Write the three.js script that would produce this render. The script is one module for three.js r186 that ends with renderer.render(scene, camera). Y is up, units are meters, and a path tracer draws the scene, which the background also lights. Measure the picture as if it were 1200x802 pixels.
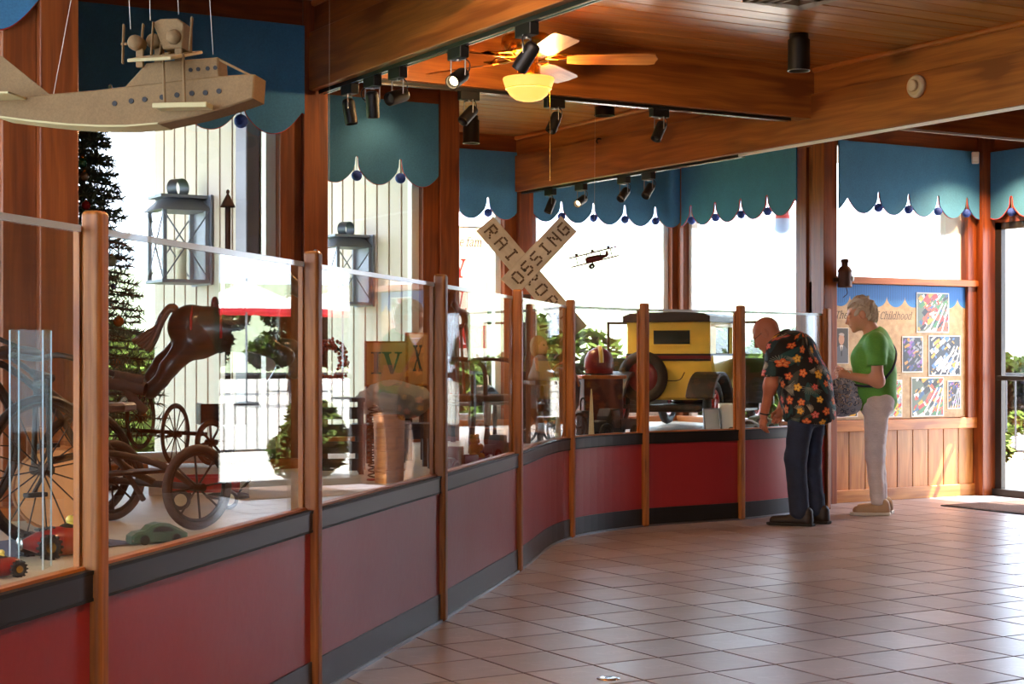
import * as THREE from 'three';
import { RoundedBoxGeometry } from 'three/addons/geometries/RoundedBoxGeometry.js';
import { mergeGeometries } from 'three/addons/utils/BufferGeometryUtils.js';
import { RectAreaLightUniformsLib } from 'three/addons/lights/RectAreaLightUniformsLib.js';
import { FontLoader } from 'three/addons/loaders/FontLoader.js';
import { TextGeometry } from 'three/addons/geometries/TextGeometry.js';

// ---------------------------------------------------------------- camera, sky, sun, exposure
const scene = new THREE.Scene();
const YAW = THREE.MathUtils.degToRad(30.2);
const camera = new THREE.PerspectiveCamera(2 * Math.atan(401 / 1920) * 180 / Math.PI, 1200 / 802, 0.1, 3000);
camera.position.set(0, 1.19, 0);
camera.lookAt(Math.sin(YAW) * 10, 1.19, -Math.cos(YAW) * 10);
camera.setViewOffset(1200, 802, 0, -16, 1200, 802);
scene.background = new THREE.Color().setRGB(0.84, 0.98, 1.2);       // bright even haze
const sun = new THREE.DirectionalLight(new THREE.Color().setRGB(1, 0.95, 0.86), 5.0);
sun.position.set(10.6 + 20, 35, -9 + 11);
sun.target.position.set(10.6, 0, -9);
sun.castShadow = true;
Object.assign(sun.shadow.camera, { left: -25, right: 25, top: 25, bottom: -25, near: 1, far: 120 });
sun.shadow.mapSize.set(2048, 2048);
scene.add(sun, sun.target);
const renderer = new THREE.WebGLRenderer();
renderer.toneMapping = THREE.LinearToneMapping;
renderer.toneMappingExposure = 9.0;
renderer.shadowMap.enabled = true;
RectAreaLightUniformsLib.init();

// ---------------------------------------------------------------- helpers
let seedState = 12345;
const rnd = () => { seedState = (seedState + 0x6d2b79f5) | 0; let t = Math.imul(seedState ^ (seedState >>> 15), 1 | seedState); t = (t + Math.imul(t ^ (t >>> 7), 61 | t)) ^ t; return ((t ^ (t >>> 14)) >>> 0) / 4294967296; };
const rr = (a, b) => a + (b - a) * rnd();
const V = (x, y, z) => new THREE.Vector3(x, y, z);
const taken = new Map();
const numbered = (n) => { const k = taken.get(n) || 0; taken.set(n, k + 1); return k ? n + '_' + String(k).padStart(3, '0') : n; };
function thing(name, label, category, pos = [0, 0, 0], turn = 0, group) {
  const o = new THREE.Group(); o.name = numbered(name); scene.add(o);
  o.position.set(...pos); o.rotation.y = turn; o.userData = { label, category };
  if (group) o.userData.group = group;
  return o;
}
function setting(name, label, category) {
  const o = new THREE.Group(); o.name = numbered(name); o.userData = { label, category, kind: 'structure' }; scene.add(o); return o;
}
function mesh(name, geo, mat, parent, label) {
  const g = Array.isArray(geo) ? merge(geo) : geo;
  const m = new THREE.Mesh(g, mat); m.name = name; m.castShadow = m.receiveShadow = true;
  if (label) m.userData.label = label;
  if (parent) parent.add(m);
  return m;
}
function solo(name, label, category, geo, mat, group, kind) {       // a thing that is one mesh
  const m = mesh(numbered(name), geo, mat, scene); m.userData = { label, category };
  if (group) m.userData.group = group; if (kind) m.userData.kind = kind;
  return m;
}
function copyOf(o, label, pos, turn) {
  const c = o.clone(); c.name = numbered(o.name.replace(/_\d{3}$/, '')); scene.add(c);
  c.userData = { ...o.userData }; if (label) c.userData.label = label;
  if (pos) c.position.set(...pos); if (turn !== undefined) c.rotation.y = turn;
  return c;
}
function merge(list) {
  const a = list.map((g) => {
    let h = g.index ? g.toNonIndexed() : g.clone();
    for (const k of Object.keys(h.attributes)) if (!['position', 'normal', 'uv'].includes(k)) h.deleteAttribute(k);
    if (!h.attributes.uv) h.setAttribute('uv', new THREE.BufferAttribute(new Float32Array(h.attributes.position.count * 2), 2));
    return h;
  });
  return mergeGeometries(a);
}
// texture coordinates in metres, u along the grain
function metric(g, axis, jitter = true) {
  if (g.index) g = g.toNonIndexed();
  const p = g.attributes.position, n = g.attributes.normal, uv = new Float32Array(p.count * 2);
  if (!axis) { g.computeBoundingBox(); const s = g.boundingBox.getSize(V(0, 0, 0)); axis = s.x >= s.y && s.x >= s.z ? 'x' : s.y >= s.z ? 'y' : 'z'; }
  const ju = jitter ? rnd() * 7 : 0, jv = jitter ? rnd() * 7 : 0, get = { x: (i) => p.getX(i), y: (i) => p.getY(i), z: (i) => p.getZ(i) };
  for (let i = 0; i < p.count; i++) {
    const ax = Math.abs(n.getX(i)), ay = Math.abs(n.getY(i)), az = Math.abs(n.getZ(i));
    const dom = ax >= ay && ax >= az ? 'x' : ay >= az ? 'y' : 'z';
    const rest = ['x', 'y', 'z'].filter((k) => k !== dom);
    const u = rest.includes(axis) ? axis : rest[0], v = rest.find((k) => k !== u);
    uv[i * 2] = get[u](i) + ju; uv[i * 2 + 1] = get[v](i) + jv;
  }
  g.setAttribute('uv', new THREE.BufferAttribute(uv, 2));
  return g;
}
const bx = (w, h, d, x = 0, y = 0, z = 0, r = 0, axis) => { const g = r ? new RoundedBoxGeometry(w, h, d, 2, Math.min(r, w / 2.05, h / 2.05, d / 2.05)) : new THREE.BoxGeometry(w, h, d); g.translate(x, y, z); return metric(g, axis); };
const span = (x0, x1, y0, y1, z0, z1, r = 0, axis) => bx(x1 - x0, y1 - y0, z1 - z0, (x0 + x1) / 2, (y0 + y1) / 2, (z0 + z1) / 2, r, axis);
function rod(a, b, r, r2 = r, seg = 10) {
  const A = V(...a), B = V(...b), d = B.clone().sub(A), g = new THREE.CylinderGeometry(r2, r, d.length(), seg);
  g.applyQuaternion(new THREE.Quaternion().setFromUnitVectors(V(0, 1, 0), d.normalize())); g.translate((A.x + B.x) / 2, (A.y + B.y) / 2, (A.z + B.z) / 2);
  return g;
}
const tube = (pts, r, n = 24, seg = 8, closed = false) => new THREE.TubeGeometry(new THREE.CatmullRomCurve3(pts.map((p) => V(...p)), closed), n, r, seg, closed);
const ball = (r, x = 0, y = 0, z = 0, sx = 1, sy = 1, sz = 1, seg = 16) => { const g = new THREE.SphereGeometry(r, seg, Math.max(8, seg * 0.7 | 0)); g.scale(sx, sy, sz); g.translate(x, y, z); return g; };
const lathe = (pts, seg = 24) => new THREE.LatheGeometry(pts.map(([r, y]) => new THREE.Vector2(r, y)), seg);
const ring = (R, r, seg = 40, rs = 8) => new THREE.TorusGeometry(R, r, rs, seg);          // in the xy plane
const moved = (g, x, y, z, ry = 0, rx = 0, rz = 0) => { const h = g.clone(); h.applyMatrix4(new THREE.Matrix4().makeRotationFromEuler(new THREE.Euler(rx, ry, rz, 'YXZ'))); h.translate(x, y, z); return h; };
function plate(pts, depth, bevel = 0) {       // an outline in xy, pushed out along z and centred
  const s = new THREE.Shape(pts.map(([x, y]) => new THREE.Vector2(x, y)));
  const g = new THREE.ExtrudeGeometry(s, { depth: depth - 2 * bevel, bevelEnabled: bevel > 0, bevelSize: bevel, bevelThickness: bevel, bevelSegments: 1, curveSegments: 12 });
  g.translate(0, 0, -depth / 2 + bevel); return g;
}
// ---------------------------------------------------------------- noise and textures
const hash = (x, y, s) => { let h = Math.imul(x, 374761393) ^ Math.imul(y, 668265263) ^ Math.imul(s, 974634777); h = Math.imul(h ^ (h >>> 13), 1274126177); return ((h ^ (h >>> 16)) >>> 0) / 4294967296; };
function vnoise(x, y, px, py, s) {            // value noise that repeats after px, py cells
  const ix = Math.floor(x), iy = Math.floor(y), fx = x - ix, fy = y - iy, sx = fx * fx * (3 - 2 * fx), sy = fy * fy * (3 - 2 * fy);
  const w = (a, b) => hash(((a % px) + px) % px, ((b % py) + py) % py, s);
  return (w(ix, iy) * (1 - sx) + w(ix + 1, iy) * sx) * (1 - sy) + (w(ix, iy + 1) * (1 - sx) + w(ix + 1, iy + 1) * sx) * sy;
}
function fbm(u, v, px, py, s, oct = 4) { let a = 0, k = 0.5, t = 0; for (let o = 0; o < oct; o++) { a += k * vnoise(u * px, v * py, px, py, s + o); t += k; k *= 0.5; px *= 2; py *= 2; } return a / t; }
function dataTex(w, h, fn, srgb = true) {
  const d = new Uint8Array(w * h * 4);
  for (let y = 0; y < h; y++) for (let x = 0; x < w; x++) { const c = fn((x + 0.5) / w, (y + 0.5) / h); d.set([c[0], c[1], c[2], 255].map((q) => Math.max(0, Math.min(255, q))), (y * w + x) * 4); }
  const t = new THREE.DataTexture(d, w, h); t.wrapS = t.wrapT = THREE.RepeatWrapping; t.magFilter = THREE.LinearFilter; t.minFilter = THREE.LinearMipmapLinearFilter;
  if (srgb) t.colorSpace = THREE.SRGBColorSpace; t.needsUpdate = true; return t;
}
const lerp3 = (a, b, t) => a.map((q, i) => q + (b[i] - q) * t);
function woodTex(light, dark, seed, streak = 26) {
  return dataTex(512, 512, (u, v) => {
    const warp = fbm(u, v, 3, 4, seed, 3) * 0.12, g = fbm(u, v + warp, 3, streak, seed + 9, 4), f = fbm(u, v, 8, 160, seed + 21, 2), knot = Math.pow(fbm(u, v, 4, 9, seed + 40, 2), 6) * 2.2;
    const t = Math.min(1, Math.max(0, (g - 0.3) * 1.7)) * 0.7 + f * 0.3;
    return lerp3(light, dark, Math.min(1, t + knot));
  });
}
function rep(t, sx, sy) { const c = t.clone(); c.repeat.set(1 / sx, 1 / sy); c.needsUpdate = true; return c; }
const blotch = (seed, lo, hi, px = 6) => dataTex(256, 256, (u, v) => { const q = lo + (hi - lo) * fbm(u, v, px, px, seed, 5); return [q, q, q]; }, false);
const mat = (color, roughness = 0.6, o = {}) => new (Object.keys(o).some((k) => ['clearcoat', 'transmission', 'sheen', 'ior', 'specularIntensity'].includes(k)) ? THREE.MeshPhysicalMaterial : THREE.MeshStandardMaterial)({ color, roughness, ...o });
const noiseBump = blotch(71, 0, 255, 24);
const grainBump = dataTex(256, 256, (u, v) => { const q = 255 * fbm(u, v, 4, 70, 90, 3); return [q, q, q]; }, false);

const tBeam = woodTex([186, 124, 66], [122, 70, 32], 1), tPine = woodTex([206, 152, 92], [150, 92, 44], 31, 18), tPost = woodTex([180, 122, 62], [122, 74, 30], 61, 34);
const woodMat = (tex, tint, rough, sx = 1.3, sy = 0.5, o = {}) => mat(tint, rough, { map: rep(tex, sx, sy), bumpMap: rep(grainBump, sx, sy), bumpScale: 0.0006, ...o });
const M = {
  beam: woodMat(tBeam, 0xffe8b4, 0.42, 1.6, 0.6, { clearcoat: 0.25, clearcoatRoughness: 0.35 }),
  column: woodMat(tBeam, 0xd4a878, 0.42, 1.3, 0.5, { clearcoat: 0.2, clearcoatRoughness: 0.35 }),
  plank: [0xffffff, 0xf8e8d0, 0xeed8b8, 0xfff6e4].map((c) => woodMat(tPine, c, 0.36, 1.7, 0.7, { clearcoat: 0.7, clearcoatRoughness: 0.2 })),
  post: woodMat(tPost, 0xffeabc, 0.5, 1.0, 0.35),
  wains: [0xfff0c8, 0xffe6b8, 0xfff4d0].map((c) => woodMat(tPine, c, 0.4, 1.1, 0.5, { clearcoat: 0.25, clearcoatRoughness: 0.3 })),
  trimWood: woodMat(tPine, 0xf0c898, 0.4, 1.1, 0.5),
  red: mat(0x962a30, 0.38, { roughnessMap: rep(blotch(5, 210, 255, 5), 1.4, 1.4), bumpMap: rep(noiseBump, 0.8, 0.8), bumpScale: 0.0005 }),
  black: mat(0x1c1d21, 0.36), rubber: mat(0x121214, 0.6), matt: mat(0x0c0c0d, 0.5),
  grout: mat(0x2a201a, 0.95, { specularIntensity: 0.2 }),
  white: mat(0xe8e6e0, 0.5), vinyl: mat(0xd9d4c8, 0.45), siding: mat(0xbcab94, 0.6),
  chrome: mat(0xc8c8c8, 0.2, { metalness: 1 }), brass: mat(0xc79a45, 0.25, { metalness: 1 }), steel: mat(0x8b8d90, 0.35, { metalness: 1 }), zinc: mat(0x7d828c, 0.55, { metalness: 0.4 }),
  glass: mat(0xffffff, 0.0, { transmission: 1, ior: 1.5 }),
  showGlass: mat(0xf6faf8, 0.0, { transmission: 1, ior: 1.52, specularIntensity: 0.8 }),
  glassEdge: mat(0xdce8ee, 0.15, { transmission: 0.35, thickness: 0, ior: 1.5 }),
  plaster: mat(0xb9ac98, 0.85),
};
const tTile = dataTex(512, 512, (u, v) => {
  const a = fbm(u, v, 4, 4, 11, 5), b = fbm(u, v, 16, 16, 17, 3), vein = Math.abs(fbm(u, v, 5, 5, 23, 4) - 0.5);
  return lerp3(lerp3([160, 155, 166], [136, 130, 140], a), [178, 174, 186], b * 0.35 + (vein < 0.012 ? 0.25 : 0));
});
const tTileBump = dataTex(512, 512, (u, v) => { const q = 255 * (0.6 * fbm(u, v, 7, 7, 51, 4) + 0.4 * fbm(u, v, 30, 30, 57, 2)); return [q, q, q]; }, false);
M.tile = [0xffffff, 0xf2e6e0, 0xe6d8d2, 0xfbeee4].map((c, i) => mat(c, 0.29 + 0.02 * i, { map: rep(tTile, 0.9, 0.9), bumpMap: rep(tTileBump, 0.6, 0.6), bumpScale: 0.0003 }));
// ---------------------------------------------------------------- floor of tiles
const floor = setting('floor', 'glossy brown slate tile floor with dark grout', 'floor');
const TX = 0.308, TZ = 0.342, TX0 = 4.67, TZ0 = -5.29;
mesh('grout_bed', span(-2.3, 10.75, -0.2, -0.006, -12.3, 3.1), M.grout, floor);
{
  const variants = [0, 1, 2, 3, 4].map(() => bx(TX - 0.009, 0.014, TZ - 0.009, 0, -0.007, 0, 0.003, 'x'));
  const seen = [], rest = [];
  for (let i = Math.ceil((-2.3 - TX0) / TX); TX0 + (i + 1) * TX < 10.75; i++) for (let j = Math.ceil((-10.5 - TZ0) / TZ); TZ0 + (j + 1) * TZ < 3.1; j++) {
    const x = TX0 + (i + 0.5) * TX, z = TZ0 + (j + 0.5) * TZ, Z = x * Math.sin(YAW) - z * Math.cos(YAW), X = x * Math.cos(YAW) + z * Math.sin(YAW);
    const px = 600 + 1920 * X / Z, py = 417 + 1920 * 1.19 / Z;
    const inView = Z > 5.6 && px > 360 && px < 1230 && py < 825 && (x - z < 14.85 || x > 6.2 + (-z - 8.6) * 0.4) && z > -10.1;
    (inView && seen.length < 300 ? seen : rest).push([x, z]);
  }
  for (const [x, z] of seen) { const t = mesh('tile', variants[rnd() * 5 | 0], M.tile[rnd() * 4 | 0], floor); t.position.set(x, rr(-0.0008, 0.0006), z); t.rotation.y = rnd() < 0.5 ? Math.PI : 0; }
  const im = new THREE.InstancedMesh(variants[0], M.tile[1], rest.length), m4 = new THREE.Matrix4();
  rest.forEach(([x, z], k) => im.setMatrixAt(k, m4.makeTranslation(x, 0, z)));
  im.name = 'tile_field'; im.userData.kind = 'stuff'; im.castShadow = im.receiveShadow = true; floor.add(im);
}
// ---------------------------------------------------------------- ceiling of planks
const CEIL = 3.06;
const ceiling = setting('ceiling', 'varnished pine plank ceiling between timber beams', 'ceiling');
mesh('ceiling_deck', span(-2.4, 11.2, CEIL + 0.02, CEIL + 0.25, -12.3, 3.2), M.grout, ceiling);
{
  const PW = 0.157;
  for (const [x0, x1, zA, zB, merged] of [[3.5, 7.06, -12.2, -4.2, 0], [7.12, 10.75, -12.2, -4.2, 0], [-2.3, 3.42, -10.2, -4.2, 0]]) {
    const pv = [0, 1, 2, 3].map(() => bx(x1 - x0, 0.022, PW - 0.009, (x0 + x1) / 2, 0, 0, 0.004, 'x'));
    for (let z = zB - PW / 2; z > zA; z -= PW) { const p = mesh('plank', pv[rnd() * 4 | 0], M.plank[rnd() * 4 | 0], ceiling); p.position.set(0, CEIL + 0.011 + rr(-0.001, 0.001), z); }
  }
  const back = [];
  for (let z = -4.2 + PW / 2; z < 3; z += PW) back.push(bx(12.9, 0.022, PW - 0.006, 4.2, CEIL + 0.011, z, 0, 'x'));
  const b = mesh('plank_field', back, M.plank[0], ceiling); b.userData.kind = 'stuff';
}
// ---------------------------------------------------------------- beams, columns
function beamAlongZ(name, label, x0, x1, z0, z1) {
  const g = setting(name, label, 'beam');
  mesh('lower_beam', span(x0, x1, 2.585, 2.89, z0, z1, 0.006, 'z'), M.beam, g);
  mesh('upper_board', span(x0 + 0.03, x1 - 0.03, 2.89, CEIL + 0.01, z0, z1, 0, 'z'), M.beam, g);
  for (const s of [0, 1]) mesh('cove_moulding', moved(new THREE.CylinderGeometry(0.02, 0.02, z1 - z0, 8, 1), s ? x1 - 0.03 : x0 + 0.03, CEIL - 0.012, (z0 + z1) / 2, 0, Math.PI / 2), M.trimWood, g);
  return g;
}
beamAlongZ('trim_1', 'long timber ceiling beam carrying the row of spotlights above the ceiling fan', 3.41, 3.53, -8.0, 3.0);
beamAlongZ('trim_2', 'long timber ceiling beam with a round beige alarm fixed on its side', 7.03, 7.15, -12.1, 3.0);
function beamAlongX(name, label, z, x0, x1, x2) {
  const g = setting(name, label, 'beam');
  mesh('cross_timber', span(x0, x1, 2.73, CEIL + 0.01, z - 0.12, z, 0.005, 'x'), M.beam, g);
  return g;
}
beamAlongX('trim_3', 'dark timber cross beam behind the ceiling fan', -8.22, 3.53, 7.06);
beamAlongX('trim_4', 'dark timber cross beam near the glass door', -8.22, 7.12, 10.6);
beamAlongX('trim_5', 'dark timber beam over the boat shaped model', -6.03, -0.4, 3.41);
function column(x0, x1, z0, z1, n, label, y0 = 0) {
  const g = setting('column_' + n, label, 'column');
  mesh('post', span(x0, x1, y0, CEIL, z0, z1, 0.006, 'y'), M.column, g);
  return g;
}
column(1.49, 1.63, -6.06, -5.92, 1, 'timber window column behind the tail of the cardboard aeroplane');
column(3.38, 3.52, -8.12, -7.98, 2, 'timber window column under the end of the spotlight beam');
column(5.25, 5.40, -10.14, -10.0, 3, 'timber window column behind the white crossing sign');
column(7.07, 7.21, -12.16, -12.02, 4, 'timber window column at the far end of the alarm beam');
column(8.73, 8.87, -10.2, -10.05, 5, 'timber window column beside the man in the flowered shirt');
column(10.44, 10.62, -10.2, -10.0, 6, 'timber corner column beside the glass door');
column(8.76, 8.90, -12.2, -12.0, 7, 'timber corner column behind the yellow toy car');

// ---------------------------------------------------------------- windows, stepped bays
const DF = 0.6;                                                   // floor of the window display
function windowAlongX(n, z, x0, x1, y0, y1, label, o = {}) {
  const g = setting('window_' + n, label, 'window');
  const w = 0.05, gx1 = x1 - (o.reveal ?? 0.12);
  mesh('pane', span(x0 + w, gx1 - 0.02, y0 + w, y1 - 0.03, z - 0.003, z + 0.003), M.glass, g);
  mesh('header', span(x0, x1, y1 - 0.02, CEIL, z - 0.07, z + 0.06, 0, 'x'), M.column, g);
  mesh('sill', span(x0, x1, y0 - 0.03, y0 + w, z - 0.09, z + 0.09, 0.006, 'x'), M.trimWood, g);
  mesh('jamb', span(gx1, x1, y0, y1, z - 0.045, z + 0.05, 0.004, 'y'), M.column, g);
  mesh('jamb', span(x0, x0 + w, y0, y1, z - 0.045, z + 0.05, 0.004, 'y'), M.column, g);
  mesh('outer_trim', [span(gx1 - 0.055, gx1 + 0.01, y0, y1, z - 0.075, z - 0.012), span(x0 + w - 0.01, x0 + w + 0.05, y0, y1, z - 0.075, z - 0.012), span(x0, x1, y0 + w, y0 + w + 0.05, z - 0.075, z - 0.012)], M.vinyl, g);
  return g;
}
windowAlongX(1, -6.02, -0.38, 1.49, DF, 2.9, 'window at the left edge behind the tail fin of the cardboard aeroplane');
windowAlongX(2, -8.06, 1.57, 3.38, DF, 2.9, 'window with a view of the wall lantern behind the cardboard aeroplane');
windowAlongX(3, -10.08, 3.46, 5.25, DF, 2.9, 'window with white siding outside behind the spotlights');
windowAlongX(4, -12.12, 5.34, 7.07, DF, 2.9, 'narrow window behind the white crossing sign');
windowAlongX(5, -12.12, 7.21, 8.8, DF, 2.9, 'wide window behind the small red biplane', { reveal: 0.1 });
{ // window along z, behind the yellow car
  const g = setting('window_6', 'window behind the bald man and the yellow toy car', 'window'), x = 8.8, z0 = -12.02, z1 = -10.2, y0 = DF, y1 = 2.9;
  mesh('pane', span(x - 0.003, x + 0.003, y0 + 0.05, y1 - 0.03, z0 + 0.05, z1 - 0.22), M.glass, g);
  mesh('header', span(x - 0.06, x + 0.07, y1 - 0.02, CEIL, z0, z1, 0, 'z'), M.column, g);
  mesh('sill', span(x - 0.09, x + 0.09, y0 - 0.03, y0 + 0.05, z0, z1, 0.006, 'z'), M.trimWood, g);
  mesh('jamb', span(x - 0.05, x + 0.045, y0, y1, z1 - 0.22, z1 - 0.09, 0.004, 'y'), M.column, g);
  mesh('jamb', span(x - 0.03, x + 0.045, y0, y1, z1 - 0.08, z1, 0.004, 'y'), M.column, g);
  mesh('jamb', span(x - 0.05, x + 0.045, y0, y1, z0, z0 + 0.05, 0.004, 'y'), M.column, g);
  mesh('outer_trim', [span(x + 0.012, x + 0.075, y0, y1, z1 - 0.25, z1 - 0.19), span(x + 0.012, x + 0.075, y0, y1, z0 + 0.04, z0 + 0.1)], M.vinyl, g);
}
{ // end wall: window above, printed panel and boarding below
  const g = setting('window_7', 'upper window above the printed exhibit panel', 'window'), z = -10.12, x0 = 8.87, x1 = 10.44;
  mesh('pane', span(x0 + 0.02, x1 - 0.14, 1.83, 2.88, z - 0.003, z + 0.003), M.glass, g);
  mesh('header', span(x0, x1, 2.88, CEIL, z - 0.07, z + 0.06, 0, 'x'), M.column, g);
  mesh('rail', span(x0 - 0.02, x1 + 0.02, 1.775, 1.83, z - 0.06, z + 0.07, 0.005, 'x'), M.trimWood, g);
  mesh('jamb', span(x1 - 0.1, x1, 1.83, 2.9, z - 0.05, z + 0.05, 0.004, 'y'), M.column, g);
  mesh('outer_trim', [span(x1 - 0.3, x1 - 0.12, 1.8, 2.9, z - 0.075, z - 0.012)], M.vinyl, g);
  const w = setting('wall_end', 'end wall of upright honey coloured boards under the printed panel', 'wall');
  mesh('backing', span(x0 - 0.1, x1 + 0.1, -0.1, 1.79, z - 0.16, z - 0.03), M.column, w);
  mesh('cap_rail', span(x0 - 0.02, x1 + 0.01, 0.575, 0.665, z - 0.03, z + 0.055, 0.006, 'x'), M.wains[1], w);
  mesh('baseboard', span(x0 - 0.02, x1 + 0.01, 0.0, 0.1, z - 0.03, z + 0.03, 0.005, 'x'), M.wains[0], w);
  const n = 9, bw = (x1 - x0) / n, bg = [0, 1, 2].map(() => bx(bw - 0.006, 0.5, 0.02, 0, 0, 0, 0.004, 'y'));
  for (let i = 0; i < n; i++) { const b = mesh('board', bg[i % 3], M.wains[(i * 2 + 1) % 3], w); b.position.set(x0 + (i + 0.5) * bw, 0.33, z + 0.002); }
  mesh('side_frame', span(x1 - 0.1, x1 + 0.0, 0.66, 1.78, z - 0.03, z + 0.05, 0.004, 'y'), M.column, w);
}
{ // glass door and the wall on that side
  const x = 10.6, g = setting('door_1', 'glass door flooded with daylight beside the corner column', 'door');
  const fr = mat(0x2a2724, 0.4, { metalness: 0.3 });
  mesh('pane', span(x - 0.004, x + 0.004, 0.06, 2.26, -9.93, -8.78), M.glass, g);
  mesh('stile', span(x - 0.025, x + 0.025, 0.0, 2.32, -9.99, -9.92), fr, g);
  mesh('stile', span(x - 0.025, x + 0.025, 0.0, 2.32, -8.79, -8.72), fr, g);
  mesh('threshold', span(x - 0.06, x + 0.06, 0.0, 0.06, -9.99, -8.72), fr, g);
  mesh('top_rail', span(x - 0.025, x + 0.025, 2.26, 2.32, -9.99, -8.72), fr, g);
  mesh('push_bar', span(x - 0.075, x - 0.045, 0.98, 1.02, -9.93, -8.78, 0.008), fr, g);
  const w = setting('wall_right', 'timber lined wall on the side of the glass door', 'wall');
  mesh('wall_body', [span(x - 0.06, x + 0.1, 0, CEIL, -8.72, 3.1), span(x - 0.03, x + 0.1, 2.32, CEIL, -9.99, -8.72)], M.column, w);
}
// closing walls outside the picture
{
  const w = setting('wall_back', 'plain plaster wall closing the room behind', 'wall');
  mesh('wall_body', span(-2.5, 10.7, 0, CEIL, 3.0, 3.15), M.plaster, w);
  const l = setting('wall_left', 'plain plaster wall closing the room on the window side', 'wall');
  mesh('wall_body', [span(-2.5, -2.3, 0, 0.7, -6.2, 3.1), span(-2.5, -2.3, 2.85, CEIL, -6.2, 3.1), ...[-6.2, -3.3, -0.4, 2.5].map((z) => span(-2.5, -2.3, 0.7, 2.85, z, z + 0.5)), span(-2.5, -0.36, 0, CEIL, -6.2, -6.0)], M.plaster, l);
}
[-5.7, -2.8, 0.1].forEach((z, i) => { const g = setting('window_' + (8 + i), 'large daylight window in the side wall left of the view', 'window'), z1 = z + 2.4; mesh('pane', span(-2.403, -2.397, 0.75, 2.8, z + 0.05, z1 - 0.05), M.glass, g); mesh('frame', [span(-2.45, -2.35, 0.7, 0.75, z, z1), span(-2.45, -2.35, 2.8, 2.85, z, z1), span(-2.45, -2.35, 0.75, 2.8, z, z + 0.05), span(-2.45, -2.35, 0.75, 2.8, z1 - 0.05, z1)], M.trimWood, g); });
// outer walls between the bays, clad in upright boards
function sidingReturn(n, label, x0, x1, z0, z1) {
  const w = setting('wall_return_' + n, label, 'wall');
  mesh('wall_core', span(x0 + 0.02, x1, -0.6, CEIL, z0, z1), M.column, w);
  const pitch = 0.2, bg = bx(0.022, 3.7, pitch - 0.024, 0, 0, 0, 0.004, 'y');
  for (let z = z1 - pitch / 2; z > z0 - 0.05; z -= pitch) { const b = mesh('board', bg, M.siding, w); b.position.set(x0 + 0.01, 1.25, z); }
}
sidingReturn(1, 'white upright siding outside the window at the left edge', 1.36, 1.52, -8.0, -6.1);
sidingReturn(2, 'white upright siding carrying the lantern seen behind the cardboard aeroplane', 3.27, 3.44, -10.12, -8.14);
sidingReturn(3, 'white upright siding carrying the lantern seen behind the spotlights', 5.13, 5.30, -12.16, -10.16);
{
  const w = setting('wall_sill', 'low outer walls under the display windows', 'wall');
  mesh('wall_body', [span(-0.4, 1.5, -0.6, DF - 0.03, -6.12, -5.96), span(1.5, 3.4, -0.6, DF - 0.03, -8.14, -7.98), span(3.4, 5.3, -0.6, DF - 0.03, -10.16, -10.0), span(5.3, 8.85, -0.6, DF - 0.03, -12.2, -12.04), span(8.76, 8.9, -0.6, DF - 0.03, -12.1, -10.1)], M.siding, w);
}
// ---------------------------------------------------------------- blue valances with bobbles
const tCloth = dataTex(256, 256, (u, v) => { const q = 205 + 30 * fbm(u, v, 90, 90, 7, 2) + 20 * fbm(u, v, 5, 5, 8, 3); return [q, q, q]; });
M.valance = mat(0x468cba, 0.8, { map: rep(tCloth, 0.5, 0.5), side: THREE.DoubleSide });
M.piping = mat(0xc23a2c, 0.6); M.bobble = mat(0x24459c, 0.75, { bumpMap: noiseBump, bumpScale: 0.004 });
const bobbleGeo = ball(0.036, 0, 0, 0, 1, 1, 1, 18), cordGeo = rod([0, 0.03, 0], [0, 0.15, 0], 0.0025, 0.0025, 6);
const cordMat = mat(0x8d8a80, 0.8);
function valance(n, label, len, pitch, first, place, turn) {
  // outline along x from 0 to len, top 2.9, scallops down to 2.35, notches up to 2.53
  const t = thing('valance', label, 'valance', place, turn, 'blue scalloped window valances');
  const low = 2.345, cusp = 2.47, slot = 2.53, sh = new THREE.Shape();
  sh.moveTo(0, 2.92); sh.lineTo(len, 2.92);
  const cs = []; for (let x = first; x < len; x += pitch) if (x > 0.03 && x < len - 0.03) cs.push(x);
  const edge = [];
  const yAt = (x) => {            // scallop height
    let d = 9; for (let c = first - 6 * pitch; c < len + 6 * pitch; c += pitch) d = Math.min(d, Math.abs(x - c));
    const q = Math.min(1, d / (pitch / 2)); return low + (cusp - low) * Math.pow(1 - Math.sin(q * Math.PI / 2), 1.15);
  };
  for (let i = 0; i <= 120; i++) {
    const x = len * (1 - i / 120), c = cs.find((k) => Math.abs(x - k) < len / 240 + 1e-6);
    if (c !== undefined) { for (const [a, b] of [[0.016, 0], [0.011, slot - cusp - 0.01], [0, slot - cusp], [-0.011, slot - cusp - 0.01], [-0.016, 0]]) edge.push([c + a, cusp + b]); } else if (!cs.some((k) => Math.abs(x - k) < 0.02)) edge.push([x, yAt(x)]);
  }
  for (const [x, y] of edge) sh.lineTo(x, y);
  const g = new THREE.ExtrudeGeometry(sh, { depth: 0.012, bevelEnabled: false });
  mesh('cloth', metric(g, 'x'), M.valance, t);
  mesh('piping', tube(edge.map(([x, y]) => [x, y, 0.0]), 0.004, edge.length * 2, 5), M.piping, t, 'thin red edging');
  for (const c of cs) { const b = mesh('bobble', bobbleGeo, M.bobble, t, 'dark blue ball'); b.position.set(c, 2.395, 0.006); const k = mesh('cord', cordGeo, cordMat, b); }
  return t;
}
valance(1, 'blue scalloped valance at the left edge above the aeroplane fin', 1.85, 0.33, 0.2, [-0.36, 0, -5.94], 0);
valance(2, 'dark blue scalloped valance behind the cardboard aeroplane', 1.8, 0.34, 0.09, [1.58, 0, -7.98], 0);
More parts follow.
